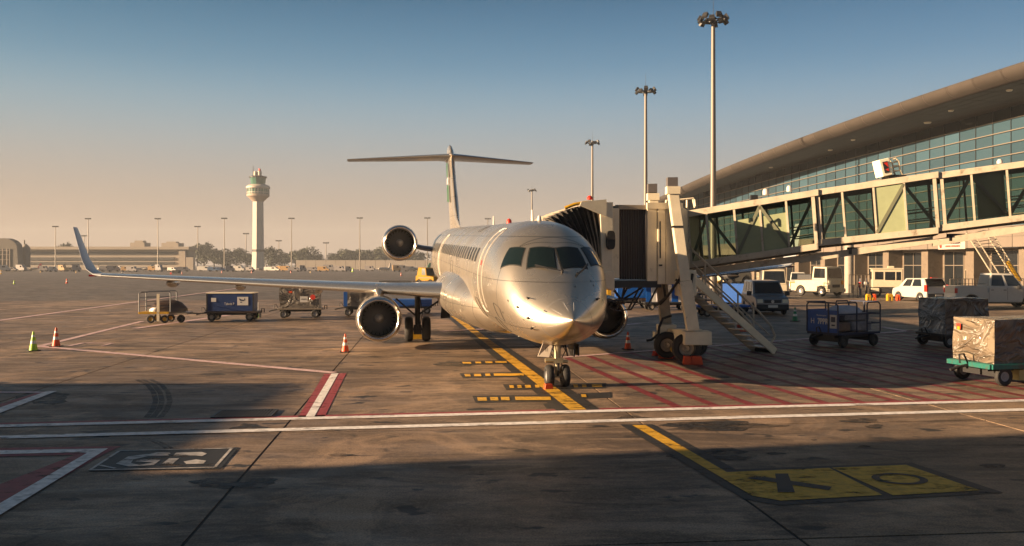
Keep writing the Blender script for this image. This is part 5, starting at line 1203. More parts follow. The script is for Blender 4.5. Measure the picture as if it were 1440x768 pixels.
chock(586, 477, .5, .3, .3, .1, M['yellow'], 'yellow chock at the left main wheel under the wing')
# ------------------------------------------------------------------ baggage dollies
def wheels4(t, L, W, r_, hub=M['grey'], xs=None, wid=.14):
    for x in xs or (-L*.36, L*.36):
        for y in (-W/2+.05, W/2-.05):
            e = bpy.data.objects.new('wheel', None); COL.objects.link(e); e.parent = t; e.location = (x, y, r_); wheel('tyre', (0,0,0), r_, wid, e, 'y', hub, n=16)
def chassis(t, L, W, z, mat, r_=.2, hub=M['grey'], tow=True):
    m = MB(); m.box(-L/2, L/2, -W/2, W/2, z, z+.09); m.build('deck', mat, t, bevel=.01)
    m = MB(); m.box(-L/2+.1, L/2-.1, -W/2+.25, -W/2+.33, z-.12, z); m.box(-L/2+.1, L/2-.1, W/2-.33, W/2-.25, z-.12, z)
    for x in (-L*.36, L*.36): m.box(x-.05, x+.05, -W/2+.1, W/2-.1, r_-.04, z-.0); 
    m.build('axle_frame', M['dark'], t)
    wheels4(t, L, W, r_, hub)
    if tow:
        m = MB(); m.tube([(-L/2,0,z),(-L/2-.35,0,z-.05),(-L/2-.6,0,z-.12)], .04); m.tube([(-L/2-.05,0,z+.05),(-L/2-.18,0,z+.3),(-L/2-.32,0,z+.28),(-L/2-.3,0,z+.05)], .025); m.build('tow_bar', M['dark'], t)
        m = MB(); m.tube([(L/2,0,z),(L/2+.14,0,z),(L/2+.14,0,z+.22),(L/2+.28,0,z+.22),(L/2+.28,0,z)], .03); m.build('hitch', M['dark'], t)
def heap(L, W, z, h, seed, mat, name, t, n=26):
    m = MB(); rg = []
    for i in range(9):
        a = i/8; r = []
        for j in range(n):
            th = math.pi*j/(n-1); s = math.sin(math.pi*min(1,max(0,a*.96+.02)))**.35; q = noise.noise(Vector((a*3+seed, j*.35, seed)))*.25+1
            r.append(Vector((-L/2+L*a, -math.cos(th)*W/2*s*(.9+.1*q), z+abs(math.sin(th))**.6*h*s*q)))
        rg.append(r)
    m.loft(rg, closed=False); return m.build(name, mat, t, smooth=60)
M['tarp'] = principled('brown_tarpaulin', (.05,.030,.022), .35, var=.3, bump=.6, bscale=4)
def film(name, c0, c1, seed, rough=.18, st=.75, bd=.10, coat=.8):
    m = bpy.data.materials.new(name); m.use_nodes = True; n = m.node_tree.nodes; l = m.node_tree.links; p = n['Principled BSDF']
    tc = n.new('ShaderNodeTexCoord'); mp = n.new('ShaderNodeMapping'); mp.inputs['Location'].default_value = (seed, seed*2, 0); mp.inputs['Rotation'].default_value = (.5,.4,.6); mp.inputs['Scale'].default_value = (1,1,1.6); l.new(tc.outputs['Object'], mp.inputs[0])
    def nz(sc, dist, det=5):
        t = n.new('ShaderNodeTexNoise'); t.inputs['Scale'].default_value = sc; t.inputs['Distortion'].default_value = dist; t.inputs['Detail'].default_value = det; l.new(mp.outputs[0], t.inputs[0]); return t.outputs[0]
    def mr(x, a, b, c=0., d=1.):
        q = n.new('ShaderNodeMapRange'); q.inputs[1].default_value = a; q.inputs[2].default_value = b; q.inputs[3].default_value = c; q.inputs[4].default_value = d; l.new(x, q.inputs[0]); return q.outputs[0]
    big = nz(.9, 1.0, 3); crk = nz(.95, 1.3, 3.5)
    rg = n.new('ShaderNodeMath'); rg.operation = 'ABSOLUTE'; sb = n.new('ShaderNodeMath'); sb.operation = 'SUBTRACT'; sb.inputs[1].default_value = .5; l.new(crk, sb.inputs[0]); l.new(sb.outputs[0], rg.inputs[0])
    mx = n.new('ShaderNodeMix'); mx.data_type = 'RGBA'; l.new(mr(big, .40, .62), mx.inputs[0]); mx.inputs[6].default_value = (*c0, 1); mx.inputs[7].default_value = (*c1, 1)
    m2 = n.new('ShaderNodeMix'); m2.data_type = 'RGBA'; l.new(mr(rg.outputs[0], .0, .016, st, 0), m2.inputs[0]); l.new(mx.outputs[2], m2.inputs[6]); m2.inputs[7].default_value = (.42,.40,.37,1)  # pale streaks along the creases paint glints onto the film
    l.new(m2.outputs[2], p.inputs['Base Color']); p.inputs['Roughness'].default_value = rough; p.inputs['Coat Weight'].default_value = coat; p.inputs['Coat Roughness'].default_value = .1
    b = n.new('ShaderNodeBump'); b.inputs['Strength'].default_value = 1; b.inputs['Distance'].default_value = bd; ad = n.new('ShaderNodeMath'); ad.operation = 'ADD'; l.new(mr(rg.outputs[0], 0, .10, 1, 0), ad.inputs[0]); l.new(big, ad.inputs[1]); l.new(ad.outputs[0], b.inputs['Height']); l.new(b.outputs[0], p.inputs['Normal']); l.new(b.outputs[0], p.inputs['Coat Normal'])
    return m
wrap = film('clear_plastic_wrap', (.20,.16,.115), (.12,.09,.065), 1, .27, .6, .08, .4)
wrapd = film('grey_plastic_wrap', (.34,.33,.32), (.20,.19,.18), 5, .25, .4, .07, .5)
carton = film('wrapped_cartons_shaded_side', (.13,.088,.062), (.08,.055,.04), 9, .35, .12, .05, .35)  # brown cartons under film for the long sides, darkened to include their shade
far_wrap = film('grey_film_wrap', (.16,.14,.12), (.09,.08,.07), 3, .4, .25, .04, .2)
def scale_at(px, py): return G(px, py).y/F
# cart 1: yellow platform with cage end and tarpaulin load
g0 = G(233, 453.5); c1 = thing('luggage_cart', 'yellow flatbed cart with pipe cage end and dark tarpaulin heap, leftmost of the train', 'luggage cart', g0, .1); L = 2.2
m = MB(); m.box(-1.25,.35,-.7,.7,.5,.62); m.build('deck', M['yellow'], c1, bevel=.01); m = MB(); m.box(.35,1.3,-.65,.65,.46,.56); m.build('platform', M['mull'], c1)
for x, y in ((-.62,-.6),(.12,-.6),(-.62,.6),(.12,.6)):
    e = bpy.data.objects.new('wheel', None); COL.objects.link(e); e.parent = c1; e.location = (x,y,.22); wheel('tyre', (0,0,0), .22, .13, e, 'y', M['yellow'], n=16)
e = bpy.data.objects.new('wheel', None); COL.objects.link(e); e.parent = c1; e.location = (.9,-.3,.22); wheel('tyre', (0,0,0), .22, .13, e, 'y', M['dark'], n=16)
m = MB()
for y in (-.62,.62): m.tube([(-1.22,y,.6),(-1.22,y,1.62),(-1.1,y,1.7),(.35,y,1.74),(.42,y,1.65),(.42,y,.6)], .035); 
for y in (-.62,.62):
    for z in (.9,1.15,1.4): m.beam((-1.22,y,z),(.42,y,z+.02),.03)
m.tube([(-1.22,-.62,1.66),(-1.22,.62,1.66)], .022); m.beam((-1.22,-.62,1.2),(-1.22,.62,1.2),.03); m.build('cage', principled('cage_blue_grey', (.05,.055,.07), .5), c1)
m = MB(); m.box(-.28,-.14,-.7,-.64,.1,1.6); m.box(-.28,-.14,-.72,-.62,.42,.5); m.build('stake', M['cream'], c1)
heap(1.95,1.15,.6,.62,3,M['tarp'],'tarpaulin_heap',c1).location = (.15,0,0)
m = MB(); m.tube([(1.3,0,.5),(1.8,0,.48),(2.4,0,.52)], .035); m.build('tow_bar', M['dark'], c1)
# cart 2: blue closed container
g0 = G(328, 450.8); c2 = thing('container_dolly', 'closed dark blue baggage container dolly with white stickers, second in the left train', 'container dolly', g0, .1)
chassis(c2, 2.9, 1.4, .46, M['tarp'], .24, M['hood_edge'])
m = MB(); m.box(-1.32,1.25,-.66,.66,.56,1.56); bxo = m.build('container', principled('container_blue', (.005,.028,.12), .45, var=.12), c2, bevel=.02)
m = MB(); m.box(-1.36,1.28,-.69,.69,1.56,1.61); m.build('lid', M['cream'], c2)
m = MB(); m.box(-1.34,-1.27,-.69,-.6,.56,1.58); m.box(1.2,1.27,-.69,-.6,.56,1.58); m.build('corner_post', M['dark'], c2)
m = MB(); m.box(.36,.96,-.675,-.665,.9,1.37); m.build('sticker', M['refl'], c2); m = MB(); m.box(-1.07,-.80,-.675,-.665,1.1,1.32); m.build('sticker', M['refl'], c2)
Fm = lambda x, z, y=-.68: Matrix.Translation((x, y, z)) @ Matrix.Rotation(R(90), 4, 'X')
text_part('Tabnds 9', 'lettering', M['refl'], c2, Fm(-.08,.98), .2, sx=.75)
m = MB(); m.face([(.44,-.679,1.3),(.6,-.679,1.22),(.74,-.679,1.2),(.76,-.679,1.33),(.8,-.679,1.2),(.7,-.679,1.13),(.5,-.679,1.16)]); m.face([(.5,-.679,1.1),(.64,-.679,1.1),(.62,-.679,1.05),(.54,-.679,1.04)]); m.build('bird_emblem', M['navy'], c2, fix=False)
t = thing('stop_post', 'small green and white post with black handle at the end of the blue container dolly', 'post', G(362.5,446.5)); m = MB(); m.box(-.05,.05,-.05,.05,0,.42); m.build('green_post', principled('bright_green', (.05,.35,.03), .5), t); m = MB(); m.box(-.04,.04,-.04,.04,.42,.92); m.build('white_post', M['refl'], t); m = MB(); m.box(.05,.25,-.06,.06,.3,.42); m.box(.1,.2,-.05,.05,-.0,.3); m.build('handle', M['dark'], t)
# wrapped cargo dollies
def wrapped(px, py, L, W, H, z, rz, lab, mats, deckmat, r_=.22, tow=True, name='cargo_dolly', seed=1, split=None):
    t = thing(name, lab, 'cargo dolly', G(px, py), rz); chassis(t, L, W, z, deckmat, r_, M['grey'], tow)
    m = MB(); nx, ny, nz_ = 14, 8, 8; x0, x1, y0, y1 = -L/2+.12, L/2-.12, -W/2+.04, W/2-.04
    def disp(p):
        q = noise.noise(p*1.9+Vector((seed,0,0)))*.045+noise.noise(p*5+Vector((0,seed,0)))*.02; c = Vector((0,0,z+H/2)); d = (p-c).normalized(); return p+d*q
    def grid(fn_, a, b):
        vs = [disp(fn_(i/a, j/b)) for j in range(b+1) for i in range(a+1)]; m.raw(vs, [(j*(a+1)+i, j*(a+1)+i+1, (j+1)*(a+1)+i+1, (j+1)*(a+1)+i) for j in range(b) for i in range(a)])
    zz0, zz1 = z+.1, z+H
    m.mi = 1; grid(lambda u, v: Vector((x0+(x1-x0)*u, y0, zz0+(zz1-zz0)*v)), nx, nz_); grid(lambda u, v: Vector((x0+(x1-x0)*u, y1, zz0+(zz1-zz0)*v)), nx, nz_)
    m.mi = 0; grid(lambda u, v: Vector((x0, y0+(y1-y0)*u, zz0+(zz1-zz0)*v)), ny, nz_); grid(lambda u, v: Vector((x1, y0+(y1-y0)*u, zz0+(zz1-zz0)*v)), ny, nz_)
    m.mi = 0; grid(lambda u, v: Vector((x0+(x1-x0)*u, y0+(y1-y0)*v, zz1)), nx, ny)
    m.build('wrapped_load', mats, t, smooth=50)
    # loose film edge hanging below
    return t
c3 = wrapped(423, 446.5, 2.55, 1.4, 1.5, .50, .1, 'cargo dolly with grey plastic-wrapped load and white label, third in the left train', [far_wrap, far_wrap], M['mull'], .24)
m = MB(); m.box(.05,.5,-.76,-.745,.95,1.3); m.build('label_sheet', M['refl'], c3); m = MB(); m.box(-.6,-.4,-.76,-.745,1.5,1.62); m.build('sticker', M['orange'], c3); m = MB(); m.cyl((.8,-.75,1.25),(.8,-.77,1.25),.16,.16,12); m.build('red_tag', M['red'], c3)
text_part('ONOV', 'lettering', M['dark'], c3, Fm(.27,1.13,-.765), .1)
c4 = wrapped(506, 443.5, 1.9, 1.3, 1.35, .5, .1, 'wrapped cargo dolly with blue corner half hidden behind the wing engine', [far_wrap, far_wrap], M['dark'], .24)
m = MB(); m.box(-.95,-.72,-.70,-.66,.6,1.5); m.build('corner_board', M['blue'], c4)
c5 = thing('low_trailer', 'low blue trailer behind the wing engine and main wheels', 'trailer', G(577, 441), .1); chassis(c5, 3.0, 1.4, .5, M['blue'], .24)
m = MB(); m.box(-1.3,1.4,-.65,.65,.6,.95); m.build('bin', M['blue'], c5, bevel=.02)
# fence-like barrier lying far behind the wing
bt = thing('barrier_row', 'row of low dark barrier racks behind the wing root', 'barrier', G(560, 405), .02); k = scale_at(560, 405)
mm_ = MB(); mm_.box(-.05,.05,-.05,.05,0,1.0); b0_ = None
for i in range(46):
    if b0_ is None: o = b0_ = mm_.build('upright', M['dark'], bt)
    else: o = b0_.copy(); COL.objects.link(o); o.parent = bt
    o.location = ((-26+i*1.75)*k if i < 26 else (22+(i-26)*1.75)*k, 0, 0)
m = MB(); m.box(-28*k, 58*k, -.04, .04, .85, .95); m.build('rail', M['mull'], bt); m = MB(); m.box(33*k, 56*k, -.5, .5, .1, .9); m.build('grey_box', M['grey'], bt)
# big blue cage cart (right)
def cage_cart(px, py, rz, lab, txt, L=2.75, W=1.5, grp=None):
    t = thing('baggage_cart', lab, 'baggage cart', G(px, py), rz, grp); z = .48
    chassis(t, L, W, z, M['navy'], .24, M['dark'])
    m = MB(); m.box(-L/2+.02, -L/2+.06, -W/2, W/2, z+.09, z+.95); m.build('end_board', M['blue'], t)
    m = MB(); m.box(-L/2+.06, L*.0, W/2-.05, W/2-.01, z+.09, z+.95); m.build('side_board', M['blue'], t)
    m = MB(); rr = .03; zt_ = 1.72; zz_ = z+.09
    m.tube([(-L/2,-W/2,zz_),(-L/2,-W/2,zt_-.1),(-L/2,-W/2+.1,zt_),(-L/2,W/2-.1,zt_),(-L/2,W/2,zt_-.1),(-L/2,W/2,zz_)], rr); m.tube([(L/2,-W/2,zz_),(L/2,-W/2,zt_-.1),(L/2,-W/2+.1,zt_),(L/2,W/2-.1,zt_),(L/2,W/2,zt_-.1),(L/2,W/2,zz_)], rr)
    m.beam((-L/2,-W/2+.45,zz_),(-L/2,-W/2+.45,zt_),.05); m.beam((L/2,0,zz_),(L/2,0,zt_),.05)
    for y in (-W/2, W/2):
        m.tube([(-L/2,y,zt_),(-.2,y,zt_),(-.15,y,zt_-.05),(-.15,y,zz_)], rr); m.tube([(.45,y,zz_),(.45,y,zt_-.1),(.5,y,zt_),(L/2-.1,y,zt_),(L/2,y,zt_-.1),(L/2,y,zz_)], rr)
        m.beam((.45,y,1.28),(L/2,y,1.28),.05); m.beam((.45,y,.9),(L/2,y,.9),.04); m.beam((-L/2,y,1.28),(.45,y,1.28),.05)
    for z_ in (1.28,.9): m.beam((L/2,-W/2,z_),(L/2,W/2,z_),.05)
    m.build('cage', M['navy'], t)
    return t
cc = cage_cart(1187, 486.5, R(30), 'blue cage baggage cart with white lettering standing alone in the shade', '', 2.45, 1.5)
cc.location = (13.13,35.2,0); cc.matrix_basis = Matrix.Translation((13.13,35.2,0)) @ Matrix.Rotation(R(30),4,'Z')
M['bag1'] = principled('bag_grey', (.22,.21,.23), .7, var=.3, bump=.3); M['bag2'] = principled('bag_blue', (.10,.16,.32), .7, var=.2); M['bag3'] = principled('bag_brown', (.16,.10,.07), .7, var=.2)
for a in ((-1.1,-.3,-.6,.1,.6,.95,'bag3'),(-.25,.9,-.62,.0,.6,.98,'bag1'),(-.2,.7,.1,.65,.6,1.0,'bag3'),(-.5,.95,-.5,.5,1.0,1.3,'bag1'),(-1.1,-.3,-.2,.6,.98,1.28,'bag2')):
    m = MB(); m.box(a[0],a[1],a[2],a[3],a[4],a[5]); o = m.build('suitcase', M[a[6]], None, bevel=.07); o.matrix_world = cc.matrix_basis
    tag(o, {('bag3',.6):'brown bag on the deck of the blue cage cart',('bag1',.6):'large grey bag at the open side of the blue cage cart',('bag1',1.0):'pale grey patterned bag topmost on the blue cage cart',('bag2',.98):'blue bag behind the end board of the blue cage cart'}[(a[6],a[4])] if not (a[6] == 'bag3' and a[1] > 0) else 'brown bag at the back of the blue cage cart', 'suitcase', 'bags on the blue cage cart')
cl = thing('cloth_bundle', 'pale blue-grey cloth bundle heaped on top of the bags in the blue cage cart', 'bundle', (13.13,35.2,0), R(30)); heap(1.7,1.0,1.22,.36,6,principled('pale_cloth', (.42,.43,.50), .8, var=.2, bump=.6, bscale=4, bdist=.06),'cloth',cl)
# lettering on the end board (outer face looks along -x)
L = 2.45; BX = -L/2+.012
Em = lambda y, z: Matrix.Translation((BX, y, z)) @ Matrix.Rotation(R(-90), 4, 'Z') @ Matrix.Rotation(R(90), 4, 'X')
text_part('7PPR', 'lettering', M['refl'], cc, Em(-.02,.98), .3, bold=.012, sx=.8); text_part('Rumncoyse', 'small_lettering', M['refl'], cc, Em(.05,1.22), .1)
text_part('H', 'emblem', M['refl'], cc, Em(.48,.98), .3, sx=.9)
m = MB(); m.T = Em(-.52,1.0); m.box(-.16,.16,-.26,.26,0,.004); m.build('sticker', M['refl'], cc); m = MB(); m.T = Em(-.52,1.06); m.box(-.1,.1,-.08,.12,.004,.007); m.build('sticker_print', M['navy'], cc); m = MB(); m.T = Em(-.52,.86); m.box(-.08,.08,-.03,.03,.004,.007); m.build('sticker_print', M['navy'], cc)
wb = wrapped(1343, 487, 2.2, 1.6, 1.45, .44, R(13), 'cargo dolly with grey plastic-wrapped rounded load, behind the teal dolly', [wrapd, carton], M['dark'], .25, seed=4)
teal = principled('teal_paint', (.012,.12,.10), .45, var=.3, dirt=(.05,.04,.025), dscale=4, dth=.5)
wb.location = (17.35,34.95,0)
wa = wrapped(1418, 537, 2.9, 1.6, 1.25, .50, R(13), 'teal dolly with clear plastic-wrapped carton load at the right edge', [wrap, carton], teal, .26, seed=9)
wa.location = (13.75,24.3,0)
m = MB(); m.box(-1.45,1.45,-.85,-.8,.46,.58); m.box(-1.51,-1.45,-.8,.8,.46,.58); m.build('side_rail', teal, wa)
m = MB(); m.box(-.55,-.15,-.75,-.45,.14,.42); m.build('tool_box', principled('olive_box', (.35,.30,.12), .5), wa)
m = MB(); m.T = Matrix.Translation((-1.37,.5,1.5)); m.box(-.012,0,-.08,.08,-.08,.08); m.build('red_sticker', M['red'], wa); m = MB(); m.T = Matrix.Translation((-1.385,.48,1.45)); m.box(-.012,0,-.05,.05,-.04,.05); m.build('yellow_sticker', M['yellow'], wa)
# blue carts behind the bridge
def blue_cart(px, py, L, lab, rz=.05, H=.95, parts=()):
    t = thing('blue_dolly', lab, 'baggage dolly', G(px, py), rz, 'blue dollies behind the bridge column'); chassis(t, L, 1.4, .48, M['dark'], .25, M['hood_edge'])
    return t
t = blue_cart(889, 433, 2.6, 'closed blue box dolly seen under the bridge cab'); m = MB(); m.box(-1.2,1.2,-.65,.65,.75,1.7); m.build('container', M['blue'], t, bevel=.02); m = MB(); m.box(-1.25,1.25,-.68,.68,.57,.73); m.build('sill', M['tarp'], t); m = MB(); m.box(-1.9,-1.6,-.3,.0,.9,1.5); m.build('yellow_end', M['yellow'], t)
t = blue_cart(936, 436, 3.2, 'open-sided blue dolly with white panels behind the rear bridge leg'); 
for x0_, x1_, mt in ((-1.5,-1.15,'blue'),(-1.1,-.8,'refl'),(.3,.75,'blue'),(.78,1.1,'refl'),(1.12,1.35,'blue')): m = MB(); m.box(x0_,x1_,-.62,-.56,.6,1.8); m.build('panel', M[mt], t)
m = MB(); m.box(-1.5,1.5,-.6,.6,1.8,1.85); m.build('canopy', M['blue'], t); m = MB(); m.box(-.7,.2,-.4,.4,.58,1.2); m.build('load', M['bag1'], t, bevel=.06)
t = blue_cart(1015, 445, 3.0, 'blue flat dolly with pipe rack and tall blue box behind the stairs'); m = MB(); m.box(-1.7,1.6,-.68,.68,.6,.72); m.build('blue_deck', M['blue'], t)
for y_ in (-.6, .6):
    m = MB()
    for x in (-1.6,-1.2,-.8): m.beam((x,y_,.7),(x,y_,1.75),.05)
    for z_ in (1.0,1.35,1.72): m.beam((-1.6,y_,z_),(-.8,y_,z_),.05)
    m.build('rack', M['navy'], t)
t2 = thing('work_tarp', 'orange and yellow bundle lying on the blue flat dolly', 'bundle', t.location+Vector((-.15,-.2,.72))); m = MB(); m.lathe([(.01,0),(.22,.05),(.25,.25),(.12,.42),(.01,.5)], (0,0,0), 'z', 12); m.build('orange_cloth', M['orange'], t2, smooth=1); m = MB(); m.lathe([(.01,0),(.12,.05),(.13,.4),(.01,.62)], (-.3,0,0), 'z', 10); m.build('yellow_cloth', M['yellow'], t2, smooth=1)
t = thing('blue_bin', 'tall blue container with white side standing beyond the stair railing', 'container', G(1030, 431), R(-30)); m = MB(); m.box(-.7,1.2,-.7,.7,.3,1.75); m.build('container', M['blue'], t, bevel=.03); m = MB(); m.box(1.2,1.23,-.6,-.0,.4,1.6); m.build('white_side', M['refl'], t); chassis(t, 2.8, 1.3, .22, M['dark'], .14, tow=False)
# ------------------------------------------------------------------ vehicles.  local: x forward, y left, z up, origin on the ground in the middle
chrome = M['steel']; lampw = principled('headlamp_lens', (.75,.68,.5), .1, spec=.9); lampr = principled('tail_lamp', (.5,.02,.01), .2); lampa = principled('amber_lamp', (.7,.3,.02), .25)
plate = principled('number_plate', (.6,.55,.48), .5)
def arch_profile(L, zs, ze, nose, tail, top, wx, wr, zb=.28):
    """lower body side outline with wheel arches; nose/tail/top = list of (x,z)"""
    pts = [(-L/2, zb)]
    for cx in wx:
        for i in range(9): t = math.pi*(1-i/8); pts.append((cx+wr*math.cos(t), zb-.02+wr*math.sin(t)*1.0))
    pts.append((L/2, zb)); return pts+top
def vehicle(name, lab, cat, loc, rz, L, W, wx, r_, body_top, cabin, col, glass_rows, zb=.30, grp=None, hub=M['steel'], trim=M['dark']):
    """body_top: outline from front to rear above the sill; cabin: [(x,z) ...] bottom-front, top-front, top-rear, bottom-rear with inset"""
    t = thing(name, lab, cat, loc, rz, grp)
    m = MB(); pr = arch_profile(L, 0, 0, 0, 0, body_top, wx, r_*1.18, zb)
    # body as three-slice loft with slight tumble at the sides
    m.side(pr, -W/2, W/2); m.build('body', col, t, bevel=.05, smooth=35)
    for k_, cb in enumerate(cabin):
        (x0,z0),(x1,z1),(x2,z2),(x3,z3) = cb; a = W/2-.03; b = W/2-.16; m = MB()
        m.hexa([(x0,-a,z0),(x0,a,z0),(x3,a,z3),(x3,-a,z3),(x1,-b,z1),(x1,b,z1),(x2,b,z2),(x2,-b,z2)]); m.build('cabin', col, t, bevel=.06, smooth=35)
        def lerp(p, q, f_): return Vector(p)+(Vector(q)-Vector(p))*f_
        def pane(c, n_, lo=.12, hi=.88, s0=.06, s1=.94, nm='side_window'):
            B0, B1, T1, T0 = [Vector(v) for v in c]; q = []
            for s, v in ((s0,lo),(s1,lo),(s1,hi),(s0,hi)):
                bp = B0+(B1-B0)*s; tp = T0+(T1-T0)*s; q.append(bp+(tp-bp)*v+n_*.012)
            mm = MB(); mm.face(q); mm.build(nm, M['glass_dark'], t, fix=False)
        pane([(x0,a,z0),(x0,-a,z0),(x1,-b,z1),(x1,b,z1)], Vector((1,0,.4)).normalized(), nm='windscreen')
        pane([(x3,-a,z3),(x3,a,z3),(x2,b,z2),(x2,-b,z2)], Vector((-1,0,.3)).normalized(), nm='rear_window')
        for (s0, s1) in glass_rows:
            pane([(x0,-a,z0),(x3,-a,z3),(x2,-b,z2),(x1,-b,z1)], Vector((0,-1,.2)).normalized(), .14, .88, s0, s1); pane([(x0,a,z0),(x3,a,z3),(x2,b,z2),(x1,b,z1)], Vector((0,1,.2)).normalized(), .14, .88, s0, s1)
    for x in wx:
        for s in (-1, 1):
            e = bpy.data.objects.new('wheel', None); COL.objects.link(e); e.parent = t; e.location = (x, s*(W/2-.12), r_); wheel('tyre', (0,0,0), r_, .24, e, 'y', hub, n=20)
    m = MB(); m.box(wx[0]-.5, wx[-1]+.5, -W/2+.28, W/2-.28, zb-.1, zb+.25); m.build('underbody', M['black'], t)
    return t
def add(t, nm, mat, *boxes, bevel=0):
    m = MB()
    for b_ in boxes: m.box(*b_)
    return m.build(nm, mat, t, bevel=bevel)
silver_v = principled('silver_car_paint', (.17,.175,.19), .3, .5, coat=.6); white_v = principled('white_car_paint', (.42,.40,.36), .35, var=.04, coat=.5)
cream_v = principled('cream_vehicle_paint', (.44,.385,.28), .45, var=.1, dirt=(.26,.20,.13), dscale=2, dth=.62)
# silver van facing the viewer
v = vehicle('van', 'silver compact van with round grille facing the viewer behind the stairs', 'van', G(1088, 443)+Vector((0,2.1,0)), R(-93), 4.3, 1.95, [-1.35,1.35], .33,
    [(2.15,.75),(2.0,.98),(1.15,1.12),(-2.1,1.15),(-2.15,.6)], [[(1.25,1.08),(.45,1.88),(-1.95,1.9),(-2.1,1.1)]], silver_v, [(.12,.36),(.40,.62),(.66,.94)])
v.scale = (1.06,1.06,1.14); add(v, 'grille', M['dark'], (2.1,2.165,-.5,.5,.66,.84)); add(v, 'bumper', M['dark'], (1.95,2.25,-.95,.95,.28,.6), bevel=.05); add(v, 'headlight', lampw, (2.02,2.17,.58,.9,.68,.88)); add(v, 'headlight', lampw, (2.02,2.17,-.9,-.58,.68,.88))
add(v, 'number_plate', plate, (2.25,2.27,-.28,.28,.42,.56)); add(v, 'mirror', M['dark'], (.95,1.1,1.0,1.28,1.05,1.3), bevel=.03); add(v, 'mirror', M['dark'], (.95,1.1,-1.28,-1.0,1.05,1.3), bevel=.03)
m = MB(); m.lathe([(.09,0),(.07,.02),(.09,.04)], (2.165,0,.75), 'x', 12); m.build('badge', chrome, v); 
# truck behind it
v = vehicle('service_truck', 'cream high-cab service truck parked right behind the silver van', 'truck', G(1089, 419.5)+Vector((0,1,0)), R(-100), 5.2, 2.3, [-1.7,1.7], .42, [(2.6,.8),(2.55,1.35),(-2.5,1.35),(-2.6,.6)], [[(2.5,1.3),(2.2,2.75),(.3,2.8),(.2,1.3)]], cream_v, [(.1,.45),(.5,.9)], .45)
m = MB()
for x in (-2.5,-1.8,-1.1,-.4): m.beam((x,-1.1,1.3),(x,-1.1,2.4),.07); m.beam((x,1.1,1.3),(x,1.1,2.4),.07)
for y in (-1.1,1.1):
    for z in (1.7,2.05,2.4): m.beam((-2.5,y,z),(-.3,y,z),.06)
m.build('side_rack', cream_v, v); add(v, 'bumper', M['dark'], (2.5,2.75,-1.1,1.1,.4,.75)); add(v, 'roof_beacon', lampa, (1,1.25,-.6,-.35,2.8,2.95)); 
# loader with large wheels
v = vehicle('wheel_loader', 'pale loader with a big wheel and yellow arm seen beneath the far wing', 'loader', G(1036, 403)+Vector((0,1.5,0)), R(-160), 4.6, 2.3, [-1.4,1.4], .75, [(2.3,1.2),(2.2,1.9),(-2.2,2.0),(-2.3,1.0)], [[(.8,1.9),(.6,3.0),(-1.4,3.0),(-1.5,1.95)]], cream_v, [(.1,.9)], .75)
m = MB(); m.beam((.6,-1.0,1.8),(3.6,-1.0,.6),.22); m.beam((.6,1.0,1.8),(3.6,1.0,.6),.22); m.build('lift_arm', M['yellow'], v)
# white tug truck facing front-right
v = vehicle('cargo_tractor', 'white cab tractor with tall windscreen standing left of the round column', 'tractor', G(1160, 417)+Vector((0,1.7,0)), R(-62), 4.4, 2.4, [-1.35,1.4], .52, [(2.2,.9),(2.15,1.7),(-2.1,1.6),(-2.2,.7)], [[(2.1,1.65),(1.95,2.95),(.2,3.0),(.1,1.65)]], cream_v, [(.12,.88)], .5)
add(v, 'grille', M['dark'], (2.16,2.23,-.5,.5,.9,1.2)); add(v, 'headlight', lampa, (2.16,2.24,.75,1.05,1.2,1.6)); add(v, 'headlight', lampw, (2.16,2.24,-1.05,-.75,1.2,1.6)); add(v, 'bumper', cream_v, (2.15,2.4,-1.15,1.15,.45,.8), bevel=.04)
add(v, 'engine_cover', M['dark'], (-2.0,-.1,-1.0,1.0,1.6,2.2), bevel=.06); add(v, 'grey_counterweight', M['grey'], (-2.9,-2.2,-1.0,1.0,.5,1.3), bevel=.05)
# small truck left of it partly cut by tractor
v = vehicle('dolly_tug', 'low pale tug with amber front just left of the white cab tractor', 'tug', G(1126, 411)+Vector((0,1,0)), R(-110), 3.4, 1.8, [-1,1.05], .4, [(1.7,.8),(1.6,1.3),(-1.6,1.3),(-1.7,.6)], [[(.4,1.3),(.3,2.3),(-1.2,2.3),(-1.3,1.3)]], white_v, [(.1,.9)], .4)
add(v, 'amber_panel', lampa, (1.66,1.74,-.8,-.2,.7,1.2))
# boxy cab vehicle
v = thing('boxy_cab_vehicle', 'boxy cream cab vehicle with flat windows between column and small white hatchback', 'tug', G(1252.5, 419)+Vector((0,1,0)), R(-18)); k = scale_at(1252, 419)
m = MB(); m.box(-1.35,1.35,-1.0,1.0,1.0,2.75); m.build('cab', cream_v, v, bevel=.05); add(v, 'roof', cream_v, (-1.45,1.45,-1.1,1.1,2.75,2.86), bevel=.03); add(v, 'roof_lamp', cream_v, (.1,.7,-.3,.3,2.86,3.05), bevel=.05)
add(v, 'window', M['glass_dark'], (-.2,1.2,-1.02,-1.003,1.7,2.5)); add(v, 'window', M['glass_dark'], (-1.1,-.35,-1.02,-1.003,1.75,2.5)); add(v, 'side_window', M['glass_dark'], (-1.37,-1.353,-.7,.7,1.75,2.5)); add(v, 'window_post', cream_v, (.72,.80,-1.03,-1.021,1.7,2.5))
add(v, 'chassis', M['dark'], (-1.5,1.6,-1.0,1.0,.45,1.0)); add(v, 'front_panel', cream_v, (-1.3,1.3,-1.08,-1.005,1.05,1.55)); add(v, 'fender', cream_v, (-1.45,-.7,-1.15,-1.0,.55,.95), bevel=.05)
for x in (-.95,1.0):
    for s in (-1, 1): e = bpy.data.objects.new('wheel', None); COL.objects.link(e); e.parent = v; e.location = (x, s*.9, .42); wheel('tyre', (0,0,0), .42, .26, e, 'y', cream_v, n=16)
